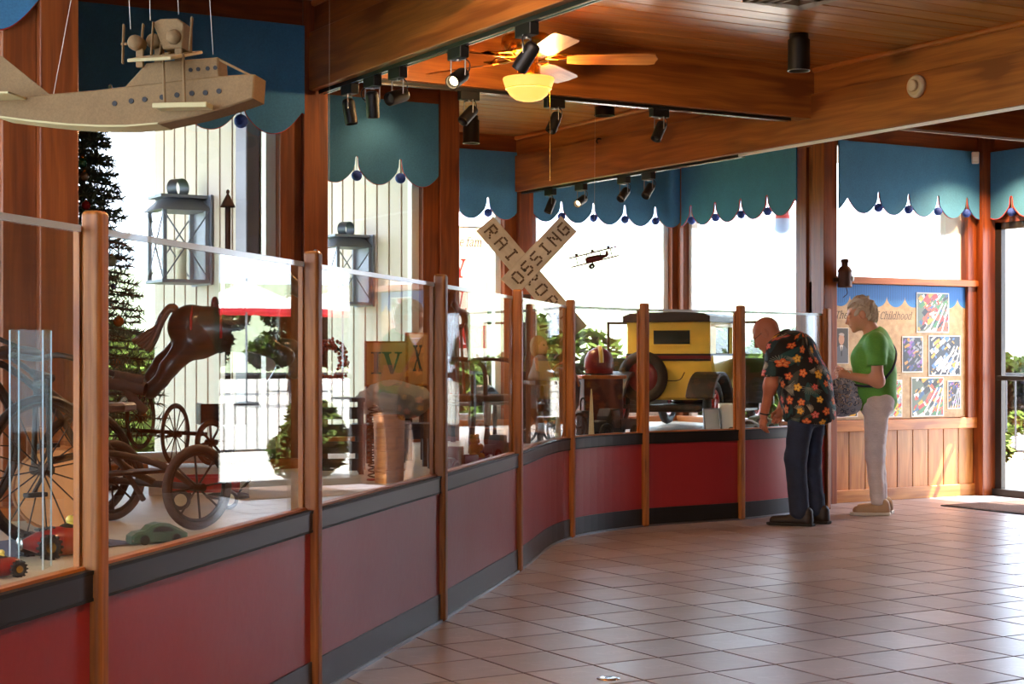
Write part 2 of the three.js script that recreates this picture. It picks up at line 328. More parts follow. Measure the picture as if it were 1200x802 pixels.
valance(3, 'blue scalloped valance behind the spotlights in front of white siding', 1.76, 0.325, 0.17, [3.47, 0, -10.0], 0);
valance(4, 'short blue scalloped valance above the white crossing sign', 1.7, 0.33, 0.1, [5.35, 0, -12.04], 0);
valance(5, 'blue scalloped valance above the small red biplane', 1.58, 0.33, 0.29, [7.21, 0, -12.04], 0);
valance(6, 'blue scalloped valance above the bald man and yellow toy car', 1.58, 0.355, 0.37, [8.72, 0, -10.38], Math.PI / 2);
valance(7, 'blue scalloped valance above the woman and the printed panel', 1.56, 0.33, 0.425, [8.87, 0, -10.04], 0);
valance(8, 'blue scalloped valance above the glass door', 1.9, 0.34, 0.31, [10.53, 0, -8.1], Math.PI / 2);
// ---------------------------------------------------------------- display wall: red panels, posts, glass
const POSTS = [[-1.08, -1.72], [0.06, -2.92], [1.17, -4.10], [2.28, -5.30], [3.42, -6.51], [4.57, -7.79], [5.71, -9.05], [6.53, -9.39], [7.42, -9.45], [8.47, -9.72]];
function ribbon(pts, y0, y1, n0, n1) {         // a wall along a polyline of [x, z]; n0..n1 is its reach towards the room
  const N = pts.length, nor = pts.map((p, i) => { const a = pts[Math.max(0, i - 1)], b = pts[Math.min(N - 1, i + 1)], dx = b[0] - a[0], dz = b[1] - a[1], l = Math.hypot(dx, dz); return [-dz / l, dx / l]; });
  const pos = [], uv = []; let s = 0;
  const P = (i, n, y) => [pts[i][0] + nor[i][0] * n, y, pts[i][1] + nor[i][1] * n];
  const quad = (a, b, c, d, ua, ub, va, vb) => { pos.push(...a, ...b, ...c, ...a, ...c, ...d); uv.push(ua, va, ub, va, ub, vb, ua, va, ub, vb, ua, vb); };
  for (let i = 0; i + 1 < N; i++) {
    const l = Math.hypot(pts[i + 1][0] - pts[i][0], pts[i + 1][1] - pts[i][1]), e = s + l;
    quad(P(i, n1, y0), P(i + 1, n1, y0), P(i + 1, n1, y1), P(i, n1, y1), s, e, y0, y1);
    quad(P(i + 1, n0, y0), P(i, n0, y0), P(i, n0, y1), P(i + 1, n0, y1), s, e, y0, y1);
    quad(P(i, n1, y1), P(i + 1, n1, y1), P(i + 1, n0, y1), P(i, n0, y1), s, e, n1, n0);
    quad(P(i, n0, y0), P(i + 1, n0, y0), P(i + 1, n1, y0), P(i, n1, y0), s, e, n0, n1);
    s = e;
  }
  quad(P(0, n0, y0), P(0, n1, y0), P(0, n1, y1), P(0, n0, y1), 0, n1 - n0, y0, y1);
  quad(P(N - 1, n1, y0), P(N - 1, n0, y0), P(N - 1, n0, y1), P(N - 1, n1, y1), 0, n1 - n0, y0, y1);
  const g = new THREE.BufferGeometry(); g.setAttribute('position', new THREE.Float32BufferAttribute(pos, 3)); g.setAttribute('uv', new THREE.Float32BufferAttribute(uv, 2)); g.computeVertexNormals();
  return g;
}
const bend = new THREE.CatmullRomCurve3(POSTS.slice(5).map(([x, z]) => V(x, 0, z)));
const caseWall = setting('wall_display', 'low red display wall with black trim and baseboard', 'wall');
const casePaths = [];
for (let i = 0; i + 1 < POSTS.length; i++) {
  let pts = [POSTS[i], POSTS[i + 1]];
  if (i >= 5) { pts = []; for (let k = 0; k <= 10; k++) { const p = bend.getPoint((i - 5 + k / 10) / 4); pts.push([p.x, p.z]); } }
  casePaths.push(pts);
  mesh('red_panel', ribbon(pts, 0.11, 0.59, -0.05, 0.0), M.red, caseWall);
  mesh('top_band', ribbon(pts, 0.583, 0.65, -0.05, 0.009), M.black, caseWall);
  mesh('band_lip', [ribbon(pts, 0.575, 0.583, -0.02, 0.011), ribbon(pts, 0.642, 0.652, -0.03, 0.012)], M.rubber, caseWall);
  mesh('glass_stop', ribbon(pts, 0.652, 0.66, -0.045, -0.012), M.trimWood, caseWall);
  mesh('baseboard', ribbon(pts, 0.0, 0.125, -0.05, 0.007), M.black, caseWall);
  mesh('floor_strip', ribbon(pts, 0.0, 0.012, 0.0, 0.016), M.steel, caseWall);
}
for (const [y0, y1, n1, m] of [[0.11, 0.59, 0, M.red], [0.583, 0.65, 0.009, M.black], [0, 0.125, 0.007, M.black]]) mesh('end_return', ribbon([[8.47, -9.72], [8.6, -9.86], [8.735, -10.03]], y0, y1, -0.05, n1), m, caseWall);
const GL = ['glass pane in front of the big tricycle wheel', 'glass pane in front of the aeroplane fin', 'glass pane in front of the toy racing car', 'glass pane in front of the carousel horse', 'glass pane in front of the tan barrel', 'glass pane in front of the carved chair', 'glass pane in front of the doll and the pram', 'curved section glass pane in front of the football helmet', 'glass pane in front of the yellow toy car', 'glass pane beside the man in the flowered shirt'];
const PL = ['round edged timber post beyond the left edge', 'round edged timber post left out of the picture', 'thick looking timber post beside the red toy racing car', 'timber post between the carousel horse and the tan barrel', 'timber post between the tan barrel and the carved chair', 'timber post in front of the crossing sign', 'timber post between the doll and the football helmet', 'timber post in front of the spare wheel of the yellow car', 'timber post in front of the open door of the yellow car', 'timber post between the bald man and the woman'];
POSTS.forEach(([x, z], i) => {
  if (i < 1) return;
  const a = POSTS[Math.max(0, i - 1)], b = POSTS[Math.min(9, i + 1)];
  const t = thing('display_post', PL[i], 'post', [x, 0, z], Math.atan2(-(b[1] - a[1]), b[0] - a[0]), 'timber posts of the display case');
  mesh('upright', bx(0.058, 1.555, 0.055, 0, 0.778, 0.0, 0.014, 'y'), M.post, t);
  mesh('glass_channel', bx(0.066, 0.86, 0.016, 0, 1.085, -0.035, 0, 'y'), M.trimWood, t);
  if (i === 3) mesh('cap_screw', ball(0.008, 0, 1.558, 0.01, 1, 0.5, 1, 8), M.steel, t);
});
for (let i = 1; i + 1 < POSTS.length; i++) {
  const [ax, az] = POSTS[i], [bx_, bz] = POSTS[i + 1], dx = bx_ - ax, dz = bz - az, l = Math.hypot(dx, dz), q = 0.036 / l;
  const pts = [[ax + dx * q, az + dz * q], [bx_ - dx * q, bz - dz * q]];
  const t = thing('glass_panel', GL[i + 1 > 9 ? 9 : i], 'glass panel', [0, 0, 0], 0, 'glass panes of the display case');
  mesh('pane', ribbon(pts, 0.655, 1.5, -0.032, -0.024), M.showGlass, t);
  mesh('polished_edge', ribbon(pts, 1.5, 1.517, -0.036, -0.02), M.glassEdge, t);
}
// display floor
{
  const pts = [[-2.3, -6.1], [-0.36, -6.1], [1.5, -6.1], [1.5, -8.1], [3.42, -8.1], [3.42, -10.12], [5.3, -10.12], [5.3, -12.1], [8.85, -12.1], [8.85, -10.1], [8.6, -10.0]];
  const inner = []; for (let i = casePaths.length - 1; i >= 0; i--) for (let k = casePaths[i].length - 1; k >= 0; k--) { const P = casePaths[i], a = P[Math.max(0, k - 1)], b = P[Math.min(P.length - 1, k + 1)], l = Math.hypot(b[0] - a[0], b[1] - a[1]); inner.push([P[k][0] + (b[1] - a[1]) / l * 0.045, P[k][1] - (b[0] - a[0]) / l * 0.045]); }
  const sh = new THREE.Shape([...pts, ...inner, [-2.3, -0.6]].map(([x, z]) => new THREE.Vector2(x, -z)));
  const g = new THREE.ExtrudeGeometry(sh, { depth: 0.08, bevelEnabled: false }); g.rotateX(-Math.PI / 2); g.translate(0, DF - 0.08, 0);
  const d = setting('floor_display', 'pale raised floor of the window display', 'floor');
  const tDisp = dataTex(256, 256, (u, v) => lerp3([198, 184, 166], [172, 158, 140], fbm(u, v, 6, 6, 33, 5)));
  mesh('display_deck', metric(g, 'x'), mat(0xffffff, 0.5, { map: rep(tDisp, 1, 1) }), d);
}
// ---------------------------------------------------------------- tracks and spotlights
function track(name, label, a, b) {
  const t = thing(name, label, 'light track');
  const along = Math.abs(b[0] - a[0]) > 0.1 ? 'x' : 'z';
  const w = along === 'x' ? [0, 0.018] : [0.018, 0];
  mesh('rail', span(Math.min(a[0], b[0]) - w[0], Math.max(a[0], b[0]) + w[0], a[1] - 0.018, a[1], Math.min(a[2], b[2]) - w[1], Math.max(a[2], b[2]) + w[1]), M.matt, t);
  const o = along === 'x' ? [0, 0.013] : [0.013, 0];
  for (const s of [-1, 1]) mesh('conductor_edge', span(Math.min(a[0], b[0]) - (along === 'z' ? 0.004 : 0) + s * o[0], Math.max(a[0], b[0]) + (along === 'z' ? 0.004 : 0) + s * o[0], a[1] - 0.0215, a[1] - 0.017, Math.min(a[2], b[2]) - (along === 'x' ? 0.004 : 0) + s * o[1], Math.max(a[2], b[2]) + (along === 'x' ? 0.004 : 0) + s * o[1]), M.chrome, t);
  return t;
}
track('light_track', 'light track under the beam above the fan', [3.47, 2.585, -7.95], [3.47, 2.585, -5.1]);
track('light_track', 'light track under the dark cross beam', [3.56, 2.73, -8.28], [6.9, 2.73, -8.28]);
track('light_track', 'light track under the far end of the alarm beam', [7.09, 2.585, -12.0], [7.09, 2.585, -9.0]);
const conduit = (name, label, g) => solo(name, label, 'conduit', g, M.white);
conduit('wire_conduit', 'slim white conduit along the bottom of the alarm beam', span(7.045, 7.06, 2.565, 2.585, -9.0, -3.0, 0.004));
conduit('wire_conduit', 'slim white conduit under the cross beam near the glass door', span(7.2, 10.5, 2.712, 2.73, -8.24, -8.225, 0.004));
M.lampOn = mat(0xfff0d0, 0.4, { emissive: 0xffd9a0, emissiveIntensity: 1.6 }); M.lampOff = mat(0x6a675f, 0.25, { metalness: 0.6 });
const adapterGeo = bx(0.046, 0.052, 0.125, 0, -0.026, 0, 0.005), yokeGeo = merge([rod([-0.036, -0.05, 0], [-0.036, -0.125, 0], 0.0035, 0.0035, 6), rod([0.036, -0.05, 0], [0.036, -0.125, 0], 0.0035, 0.0035, 6), rod([-0.036, -0.055, 0], [0.036, -0.055, 0], 0.004, 0.004, 6), rod([0, -0.03, 0], [0, -0.06, 0], 0.012, 0.012, 8)]);
const barrelGeo = lathe([[0.0, 0.065], [0.022, 0.065], [0.03, 0.058], [0.034, 0.045], [0.034, -0.065], [0.031, -0.068], [0.029, -0.06], [0.029, -0.04], [0, -0.03]], 20);
const lensGeo = moved(lathe([[0, 0], [0.022, 0.001]], 16), 0, -0.044, 0), cableGeo = tube([[0.01, -0.04, 0.01], [0.05, -0.07, 0.02], [0.045, -0.11, 0.01], [0.01, -0.12, 0]], 0.003, 14, 5);
function spot(label, pos, alongX, aim, lit, group) {
  const t = thing('spotlight', label, 'spotlight', pos, 0, group);
  const ad = mesh('adapter', alongX ? moved(adapterGeo, 0, 0, 0, Math.PI / 2) : adapterGeo, M.matt, t);
  const az = Math.atan2(aim[0], aim[2]);
  mesh('yoke', moved(yokeGeo, 0, 0, 0, az), M.steel, t); mesh('cable', moved(cableGeo, 0, 0, 0, az + 0.5), M.rubber, t);
  const d = V(...aim).normalize(), b = mesh('barrel', barrelGeo, M.matt, t); b.position.set(0, -0.135, 0);
  b.quaternion.setFromUnitVectors(V(0, -1, 0), d); b.scale.setScalar(0.98);
  const l = mesh('lens', lensGeo, lit ? M.lampOn : M.lampOff, b, lit ? 'glowing lamp' : undefined);
  if (lit) { const s = new THREE.SpotLight(0xffd0a0, lit, 0, 0.5, 0.6, 2); s.name = 'spot_beam'; s.position.set(pos[0] + d.x * 0.09, pos[1] - 0.135 + d.y * 0.09, pos[2] + d.z * 0.09); s.target.position.set(pos[0] + d.x * 2, pos[1] + d.y * 2, pos[2] + d.z * 2); s.castShadow = true; scene.add(s, s.target); }
  return t;
}
const gA = 'spotlights under the beam above the fan', gC = 'spotlights under the dark cross beam', gB = 'spotlights under the alarm beam';
spot('spotlight pointing straight down beside the second timber window column', [3.47, 2.565, -7.6], false, [0.12, -1, 0.1], 0, gA);
spot('spotlight hanging steeply just behind the large sideways spotlight', [3.47, 2.565, -7.33], false, [0.15, -1, -0.2], 0, gA);
spot('large spotlight turned sideways with its open end facing the window', [3.47, 2.565, -7.05], false, [-0.9, -0.32, 0.35], 0, gA);
spot('lit spotlight under the near beam with its bulb glowing', [3.47, 2.565, -6.44], false, [-0.75, -0.45, 0.5], 1.5, gA);
spot('black spotlight right above the ceiling fan lamp', [3.47, 2.565, -5.84], false, [-0.35, -0.9, -0.55], 0, gA);
spot('spotlight under the cross beam beside the far black ceiling cylinder', [4.53, 2.712, -8.28], true, [-0.75, -0.7, 0.2], 0, gC);
spot('spotlight under the cross beam just right of the fan lamp', [5.11, 2.712, -8.28], true, [-0.45, -0.85, 0.1], 0, gC);
spot('spotlight under the cross beam standing well clear of the fan', [5.87, 2.712, -8.28], true, [-0.5, -0.8, 0.15], 0, gC);
spot('spotlight on the ceiling left of the view aimed at the near beam', [1.7, CEIL, -4.3], false, [0.85, -0.18, -0.6], 1.4, 'spotlights on the left ceiling');
spot('second spotlight on the ceiling left of the view aimed at the near beam', [1.7, CEIL, -3.2], false, [0.85, -0.18, -0.8], 1.4, 'spotlights on the left ceiling');
spot('dark spotlight at the window end of the alarm beam', [7.09, 2.567, -11.55], false, [-0.35, -0.9, -0.1], 0, gB);
spot('lit spotlight under the alarm beam with its bulb glowing', [7.09, 2.567, -11.08], false, [-0.8, -0.45, 0.35], 1.5, gB);
spot('grey sheened spotlight third along the alarm beam', [7.09, 2.567, -10.47], false, [-0.7, -0.65, 0.3], 0, gB);
spot('black spotlight last along the alarm beam', [7.09, 2.567, -10.14], false, [-0.65, -0.7, 0.3], 0, gB);
// cylinder downlights on the ceiling
const canGeo = lathe([[0, 0], [0.055, 0], [0.055, -0.03], [0.064, -0.034], [0.064, -0.2], [0.067, -0.205], [0.067, -0.215], [0.06, -0.215], [0.056, -0.19], [0, -0.17]], 28);
const lowCanGeo = lathe([[0, 0], [0.075, 0], [0.075, -0.055], [0.078, -0.06], [0.078, -0.066], [0.068, -0.066], [0.064, -0.05], [0, -0.045]], 28);
const lipGeo = moved(ring(0.064, 0.0035, 30, 6), 0, -0.213, 0, 0, Math.PI / 2);
function can(label, x, z, low, power) {
  const t = thing('ceiling_light', label, 'ceiling light', [x, CEIL, z], 0, low ? 'flat ceiling cans' : 'black cylinder ceiling lights');
  mesh('housing', low ? lowCanGeo : canGeo, M.matt, t); if (!low) mesh('rim', lipGeo, M.steel, t);
  mesh('reflector', lathe([[0, 0], [0.056, 0]], 20), power ? M.lampOn : M.lampOff, t).position.y = low ? -0.052 : -0.18;
  if (power) { const s = new THREE.SpotLight(0xffc890, power, 0, 1.0, 0.8, 2); s.name = 'can_beam'; s.position.set(x, CEIL - (low ? 0.075 : 0.23), z); s.target.position.set(x, 0, z); s.castShadow = true; scene.add(s, s.target); }
}
can('black cylinder ceiling light beyond the cross beam', 6.15, -11.2, false, 3);
can('black cylinder ceiling light between the vent and the alarm beam', 6.23, -7.39, false, 0.8);
can('flat ceiling can glowing orange behind the spotlights', 4.75, -9.75, true, 0.15);
can('flat ceiling can close to the alarm beam beyond the cross beam', 6.8, -10.3, true, 0);
can('black cylinder ceiling light over the display left of the spotlight beam', 2.3, -5.6, false, 0.4);
can('black cylinder ceiling light over the floor left of the spotlight beam', 2.2, -3.4, false, 1.6);
can('flat ceiling can lit near the glass door', 10.1, -9.55, true, 3);
// ceiling fan
{
  const [fx, fz] = [4.36, -7.32], t = thing('ceiling_fan', 'brass ceiling fan with pale blades and a glowing glass bowl', 'ceiling fan', [fx, 0, fz]);
  mesh('canopy', lathe([[0.0, CEIL], [0.06, CEIL], [0.055, CEIL - 0.04], [0.02, CEIL - 0.06], [0.014, CEIL - 0.07], [0.014, 2.85], [0, 2.85]].map(([r, y]) => [r, y]), 20), M.brass, t);
  mesh('motor', lathe([[0.0, 2.86], [0.1, 2.86], [0.14, 2.845], [0.145, 2.80], [0.125, 2.775], [0.125, 2.76], [0.08, 2.745], [0, 2.745]], 32), M.brass, t);
  mesh('light_fitter', lathe([[0.0, 2.745], [0.05, 2.745], [0.05, 2.70], [0.062, 2.69], [0.062, 2.655], [0.085, 2.64], [0.085, 2.63], [0, 2.63]], 28), M.brass, t);
  const bowl = mesh('bowl', lathe([[0.132, 2.634], [0.135, 2.628], [0.131, 2.612], [0.119, 2.578], [0.098, 2.546], [0.07, 2.524], [0.036, 2.514], [0, 2.512]], 36), mat(0xffe2a8, 0.35, { emissive: 0xffb648, emissiveIntensity: 0.16 }), t, 'glowing amber glass bowl');
  const bowlBand = mesh('bowl_band', moved(ring(0.119, 0.003, 36, 6), 0, 2.578, 0, 0, Math.PI / 2), mat(0xf2c878, 0.4, { emissive: 0xffb040, emissiveIntensity: 0.12 }), bowl);
  const bladeG = plate([[0.2, -0.045], [0.26, -0.058], [0.62, -0.07], [0.655, -0.06], [0.66, -0.03], [0.67, 0], [0.66, 0.03], [0.655, 0.06], [0.62, 0.07], [0.26, 0.058], [0.2, 0.045]], 0.007, 0.001);
  bladeG.rotateX(Math.PI / 2); const bg = moved(metric(bladeG, 'x'), 0, 0, 0, 0, -0.24, 0);
  const bladeMat = woodMat(tPine, 0xfff4e4, 0.3, 1.1, 0.4, { clearcoat: 0.4, clearcoatRoughness: 0.2 });
  const ironG = merge([tube([[0.1, 0, 0.02], [0.15, 0.012, 0.05], [0.21, 0.004, 0.03]], 0.007, 12, 6), tube([[0.1, 0, -0.02], [0.15, 0.012, -0.05], [0.21, 0.004, -0.03]], 0.007, 12, 6), tube([[0.09, 0, 0], [0.17, -0.006, 0], [0.25, 0.004, 0]], 0.008, 12, 6), bx(0.07, 0.006, 0.07, 0.24, 0.004, 0, 0.002)]);
  for (let k = 0; k < 5; k++) { const b = mesh('blade', bg, bladeMat, t); b.position.set(0, 2.73, 0); b.rotation.y = -0.56 + k * Math.PI * 2 / 5; const ir = mesh('blade_iron', ironG, M.brass, b); ir.position.y = 0.008; }
  mesh('pull_chain', tube([[0.1, 2.64, 0.05], [0.1, 2.4, 0.05], [0.1, 2.1, 0.05]], 0.0016, 10, 5), M.brass, t);
  const p = new THREE.PointLight(0xffcf90, 0.45, 0, 2); p.name = 'fan_bulb'; p.position.set(fx, 2.585, fz); p.shadow.radius = 2.5; p.castShadow = true; scene.add(p);
}
// smoke alarm, vent, motion sensor
{
  const t = thing('smoke_alarm', 'round beige alarm horn on the side of the beam', 'alarm', [7.03, 2.8, -7.25], -Math.PI / 2), bg = mat(0xcdb893, 0.5);
  const face = (pts) => moved(lathe(pts, 32), 0, 0, 0, 0, Math.PI / 2);
  mesh('base_ring', face([[0, 0.0], [0.068, 0.0], [0.07, 0.02], [0.06, 0.034], [0.05, 0.036], [0.045, 0.028], [0, 0.028]]), bg, t);
  mesh('cap', moved(face([[0, 0.026], [0.034, 0.026], [0.036, 0.046], [0.03, 0.052], [0, 0.054]]), -0.004, 0.004, 0), bg, t);
  const v = thing('ceiling_vent', 'square ceiling air vent with stepped frame', 'vent', [5.57, CEIL, -6.62]);
  const vm = mat(0x8f7c60, 0.5);
  [0.4, 0.32, 0.24, 0.16].forEach((s, k) => mesh('louvre_frame', [span(-s / 2, s / 2, -0.015 - 0.006 * k, 0.0, -s / 2, -s / 2 + 0.022), span(-s / 2, s / 2, -0.015 - 0.006 * k, 0, s / 2 - 0.022, s / 2), span(-s / 2, -s / 2 + 0.022, -0.015 - 0.006 * k, 0, -s / 2, s / 2), span(s / 2 - 0.022, s / 2, -0.015 - 0.006 * k, 0, -s / 2, s / 2)], vm, v));
  const s = thing('motion_sensor', 'small white sensor box in the corner above the valances', 'sensor', [10.33, 2.86, -9.98], -0.7);
  mesh('case', bx(0.06, 0.1, 0.045, 0, 0, 0, 0.01), M.vinyl, s); mesh('lens', bx(0.045, 0.035, 0.012, 0, -0.012, 0.024, 0.004), M.white, s);
  solo('screw_hook', 'tiny dark hook screwed into the side of the alarm beam', 'hook', tube([[7.03, 2.88, -10.7], [7.0, 2.88, -10.7], [6.99, 2.86, -10.7], [7.0, 2.845, -10.7]], 0.006, 12, 6), M.matt);
}
// ---------------------------------------------------------------- things in the display
const at = (px, py, Z) => { const X = (px - 600) / 1920 * Z; return [X * Math.cos(YAW) + Z * Math.sin(YAW), 1.19 + (417 - py) / 1920 * Z, X * Math.sin(YAW) - Z * Math.cos(YAW)]; };
const stand = (px, Z, y = DF) => { const p = at(px, 417, Z); return [p[0], y, p[2]]; };
const C = { card: mat(0x96784f, 0.85, { map: rep(tCloth, 0.3, 0.3) }), cardPale: mat(0xc4b888, 0.8), dark: mat(0x15110f, 0.6), iron: mat(0x2b2521, 0.5, { metalness: 0.5 }), rust: mat(0x4a3428, 0.7, { metalness: 0.3 }), brownWood: woodMat(tBeam, 0xa88870, 0.5, 0.8, 0.3), darkWood: woodMat(tBeam, 0x5a4238, 0.55, 0.8, 0.3), tan: woodMat(tPine, 0xf0c896, 0.55, 0.8, 0.3), redPaint: mat(0xa51f1c, 0.3, { clearcoat: 0.6, clearcoatRoughness: 0.15 }), yellow: mat(0xe8cc58, 0.28, { clearcoat: 0.5, clearcoatRoughness: 0.15 }), maroon: mat(0x6d1420, 0.35), tyre: mat(0x1d1b1a, 0.75), greenPaint: mat(0x3d5a46, 0.35), bluePaint: mat(0x9fb4c8, 0.35), string: mat(0xcfc8b8, 0.8), cream: mat(0xe6d9b6, 0.6), skin: mat(0xd09a7c, 0.55) };
// cardboard flying boat
{
  const t = thing('model_aeroplane', 'cardboard flying boat model with engines on top hanging from strings', 'model aeroplane', at(150, 110, 4.5), -0.66), s = 0.0024;
  const q = (zx, zy) => [(zx / 3.333 - 150) * s * 1.05, (110 - zy / 3.333) * s];
  mesh('hull', plate([[22, 395], [25, 450], [160, 470], [300, 487], [420, 495], [520, 497], [640, 490], [780, 462], [900, 430], [985, 402], [990, 322], [975, 320], [850, 326], [520, 356], [400, 368], [130, 385]].map((p) => q(...p)), 0.11, 0.004), C.card, t);
  mesh('keel_strip', plate([[25, 450], [160, 470], [300, 487], [420, 495], [520, 497], [640, 490], [640, 496], [520, 504], [420, 502], [300, 494], [160, 477], [25, 457]].map((p) => q(...p)), 0.118), C.cardPale, t);
  mesh('tail_fin', plate([[-150, 190], [20, 212], [215, 373], [-150, 388]].map((p) => q(...p)), 0.008), C.card, t);
  mesh('tailplane', moved(bx(0.13, 0.006, 0.34, 0, 0, 0, 0.002), ...q(60, 390), 0), C.cardPale, t);
  mesh('cabin', plate([[505, 357], [592, 266], [640, 262], [850, 250], [856, 322], [700, 340]].map((p) => q(...p)), 0.085, 0.003), C.card, t);
  mesh('bow_edge', tube([[...q(850, 250), 0.03], [...q(975, 318), 0.045]], 0.004, 6, 6), C.card, t);
  const hole = moved(new THREE.CylinderGeometry(0.0072, 0.0072, 0.004, 14), 0, 0, 0, 0, Math.PI / 2);
  for (const [x, y] of [[478, 415], [540, 407], [590, 402], [655, 395], [710, 388], [765, 383], [815, 382], [865, 377]]) mesh('porthole', hole, C.dark, t).position.set(...q(x, y), 0.0555);
  for (const [x, y] of [[755, 292], [783, 290], [818, 288], [846, 286]]) { const h = mesh('cabin_window', hole, C.dark, t); h.position.set(...q(x, y), 0.043); h.scale.setScalar(0.8); }
  const wing = mesh('wing', moved(bx(0.115, 0.009, 0.42, 0, 0, 0, 0.003), ...q(655, 232), 0.02, 0.12, 0.22, 0.05), C.cardPale, t);
  for (const [x0, y0, x1, y1] of [[668, 240, 678, 430], [742, 240, 752, 425]]) mesh('strut', rod([...q(x0, y0), 0.075], [...q(x1, y1), 0.085], 0.0042, 0.0042, 6), C.card, t);
  mesh('sponson', bx(0.15, 0.014, 0.06, ...q(745, 438), 0.085, 0.003), C.cardPale, t);
  for (const [x, y, z] of [[560, 190, 0.05], [600, 170, -0.01], [660, 150, -0.05], [690, 165, 0.02]]) {
    const e = mesh('engine', moved(lathe([[0, -0.035], [0.012, -0.035], [0.02, -0.02], [0.021, 0.02], [0.014, 0.034], [0, 0.036]], 14), ...q(x, y), 0, 0, Math.PI / 2), C.card, t); e.position.z = z;
    mesh('pylon', bx(0.02, 0.05, 0.012, ...q(x + 10, y + 55), z, 0.002), C.card, t);
    const pr = mesh('propeller', [moved(bx(0.004, 0.11, 0.012, 0, 0, 0, 0.002), 0, 0, 0), rod([-0.006, 0, 0], [0.01, 0, 0], 0.004, 0.004, 8)], C.card, t); pr.position.set(q(x, y)[0] - 0.04, q(x, y)[1], z); pr.rotation.x = rr(-0.5, 0.5);
    const pf = mesh('propeller', bx(0.004, 0.1, 0.012, 0, 0, 0, 0.002), C.card, t); pf.position.set(q(x, y)[0] + 0.042, q(x, y)[1] + 0.01, z); pf.rotation.x = rr(-0.4, 0.4);
  }
  mesh('engine_block', plate([[615, 110], [640, 98], [700, 98], [722, 115], [715, 200], [650, 205]].map((p) => q(...p)), 0.07, 0.003), C.card, t);
  const up = (x, y, x2, z) => rod([...q(x, y), z], [q(x2, 0)[0], 1.1, z], 0.0011, 0.0011, 5);
  for (const [x, y, x2, z] of [[215, 372, 500, 0], [525, 128, 460, 0.03], [570, 80, 540, -0.03], [700, 75, 640, 0.02], [820, 225, 735, 0]]) mesh('hanging_string', up(x, y, x2, z), C.string, t);
}
// small red biplane
{
  const t = thing('toy_biplane', 'small red tin biplane hanging in front of the wide window', 'toy aeroplane', at(697, 303, 12), -0.45); t.rotation.z = 0.24; t.rotation.order = 'YXZ';
  const red = mat(0x6b2a2c, 0.5, { metalness: 0.3 });
  mesh('fuselage', moved(lathe([[0, -0.07], [0.017, -0.068], [0.024, -0.04], [0.022, 0.02], [0.01, 0.09], [0.004, 0.1], [0, 0.1]], 12), 0.0, 0, 0, 0, 0, -Math.PI / 2), red, t);
  for (const y of [-0.022, 0.045]) mesh('wing', moved(bx(0.06, 0.009, 0.36, -0.02, y, 0, 0.003), 0, 0, 0, 1.3), red, t);
  for (const z of [-0.13, -0.05, 0.05, 0.13]) mesh('strut', moved(rod([-0.02, -0.022, z], [-0.02, 0.045, z], 0.004, 0.004, 5), 0, 0, 0, 1.3), C.iron, t);
  mesh('tail_fin', plate([[0.08, 0], [0.105, 0], [0.108, 0.025], [0.098, 0.04], [0.09, 0.03]], 0.004), red, t); mesh('tailplane', bx(0.03, 0.003, 0.09, 0.095, 0.002, 0), red, t);
  for (const z of [-0.03, 0.03]) { const w = mesh('wheel', moved(ring(0.014, 0.006, 16, 6), -0.035, -0.05, z), C.tyre, t); mesh('wheel_strut', rod([-0.035, -0.05, z], [-0.02, -0.02, z * 0.5], 0.003, 0.003, 5), C.iron, t); }
  for (const z of [-0.12, 0.0, 0.12]) mesh('engine', moved(bx(0.03, 0.018, 0.02, -0.035, 0.057, z, 0.004), 0, 0, 0, 1.3), C.iron, t);
  mesh('propeller', bx(0.003, 0.06, 0.008, -0.074, 0, 0), C.iron, t);
  mesh('hanging_string', rod([0, 0.02, 0], [0.28, 1.13, 0], 0.0008, 0.0008, 4), C.string, t);
}
